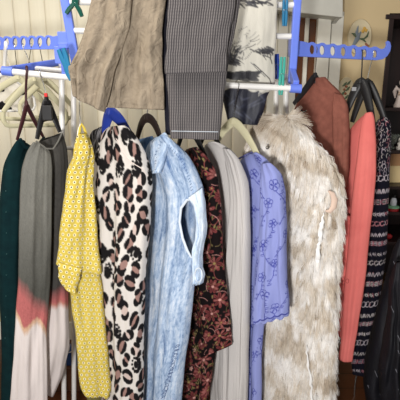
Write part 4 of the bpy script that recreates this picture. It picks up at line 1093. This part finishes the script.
t = thing('black_jacket', 'black jacket with small grey dashes heaped at the lower right corner', 'jacket', W(410, 445, .1))
jb = cloth('body', F_navy, t, [(399, 238, 430, 232), (392, 252, 438, 246), (387, 275, 446, 270), (379, 305, 452, 305), (371, 335, 454, 335), (365, 360, 456, 360), (364, 385, 456, 385), (368, 410, 456, 410), (372, 445, 456, 446)], (.12, .06), .12, (150, 120), .034, 3.0, 60, shell=.002, sharp=.8)
js = cloth('sleeve', F_navy, t, [(396, 262, 412, 258), (389, 285, 414, 285), (389, 315, 418, 315), (384, 345, 420, 345), (379, 370, 421, 370), (381, 395, 421, 397), (388, 415, 421, 417)], (-.01, -.03), .08, (110, 90), .034, 3.0, 62, shell=.002, sharp=.8)
rng = random.Random(12); m = MB(); m2 = MB()
for (x, y) in poisson(rng, 367, 400, 262, 400, 15, 900):
    o, mm = (js, m2) if x > 388 and y > 275 else (jb, m)
    if min(np.where(GRID[o.name]['front'][None, :], np.hypot(GRID[o.name]['X'] - x - s, GRID[o.name]['Y'] - y), 99).min() for s in (-4,)) > 2: continue
    mm.tube([surf(o, x - 1.3, y - 3.2, .002), surf(o, x, y, .002), surf(o, x + 1.3, y + 3.2, .002)], .0011, 6)
m.build('dash_print', F_dash, jb); m2.build('dash_print', F_dash, js)

fl = W(354, 397, .42)
tag(MB().tube([(W(358, 366, .42)), W(355, 384, .42), W(354.2, 398, .42), Vector((W(354.2, 398, .42).x, .42, .004))], .0035, 8).build('metal_rod', M_steel), 'thin pale metal rod standing on the floor under the navy dress', 'rod')
q = W(71.5, 352, .5)
t = thing('blue_box', 'small blue box with white scrawl glimpsed between dip dyed blouse and yellow dress', 'box', (q.x, .5, 0))
m = MB(); m.box((q.x, .5, W(71, 365, .47).z + .04), (.07, .06, .09)); bx_ = m.build('box_body', plain('blue_card', (34, 66, 120), .5), t, smooth=False, bevel=.003)
m = MB(); y_ = .4685
m.tube([W(x, y, y_) for x, y in ((67.5, 346), (70, 344.5), (69, 350), (67.5, 353), (71, 352), (73, 350))], .0022, 6); m.build('white_scrawl', M_white, bx_)
zz = W(71, 365, .47).z - .005
m = MB(); m.box((q.x - .0, .53, zz / 2), (.30, .16, zz)); tag(m.build('wooden_stool', wood('stool_wood', (70, 42, 26), (96, 60, 38)), smooth=False, bevel=.004), 'low brown wooden stand behind the white rack posts, bearing the blue box', 'stand')

# ------------------------------------------------------------------ camera and light
cam = bpy.data.cameras.new('camera'); co = bpy.data.objects.new('camera', cam); C.objects.link(co)
co.location = CAM; co.rotation_euler = (PI / 2 - PITCH, 0, 0)
cam.sensor_width = 36; cam.lens = 36 * FPX / 400; cam.clip_start = .05
bpy.context.scene.camera = co
def area(name, loc, aim, size, power, col):
    l = bpy.data.lights.new(name, 'AREA'); l.energy = power; l.size = size; l.color = col
    o = bpy.data.objects.new(name, l); C.objects.link(o); o.location = loc
    o.rotation_euler = (Vector(aim) - Vector(loc)).to_track_quat('-Z', 'Y').to_euler()
    return o
area('lamp_key', (-.3, -2.0, 1.22), (.05, .1, 1.2), .16, 38, (1.0, .985, .97))
area('overhead_fill', (-.6, -.7, 2.55), (-.2, .4, 1.0), .8, 18, (1.0, .95, .87))  # soft fill added overhead for ambient light, not a fixture of the room
w = bpy.data.worlds.new('room_light'); bpy.context.scene.world = w; w.use_nodes = True
w.node_tree.nodes['Background'].inputs[0].default_value = (1.0, .97, .94, 1); w.node_tree.nodes['Background'].inputs[1].default_value = .36
vs = bpy.context.scene.view_settings
vs.view_transform = 'Standard'; vs.look = 'None'; vs.gamma = 1; vs.exposure = 0.0; vs.use_curve_mapping = False
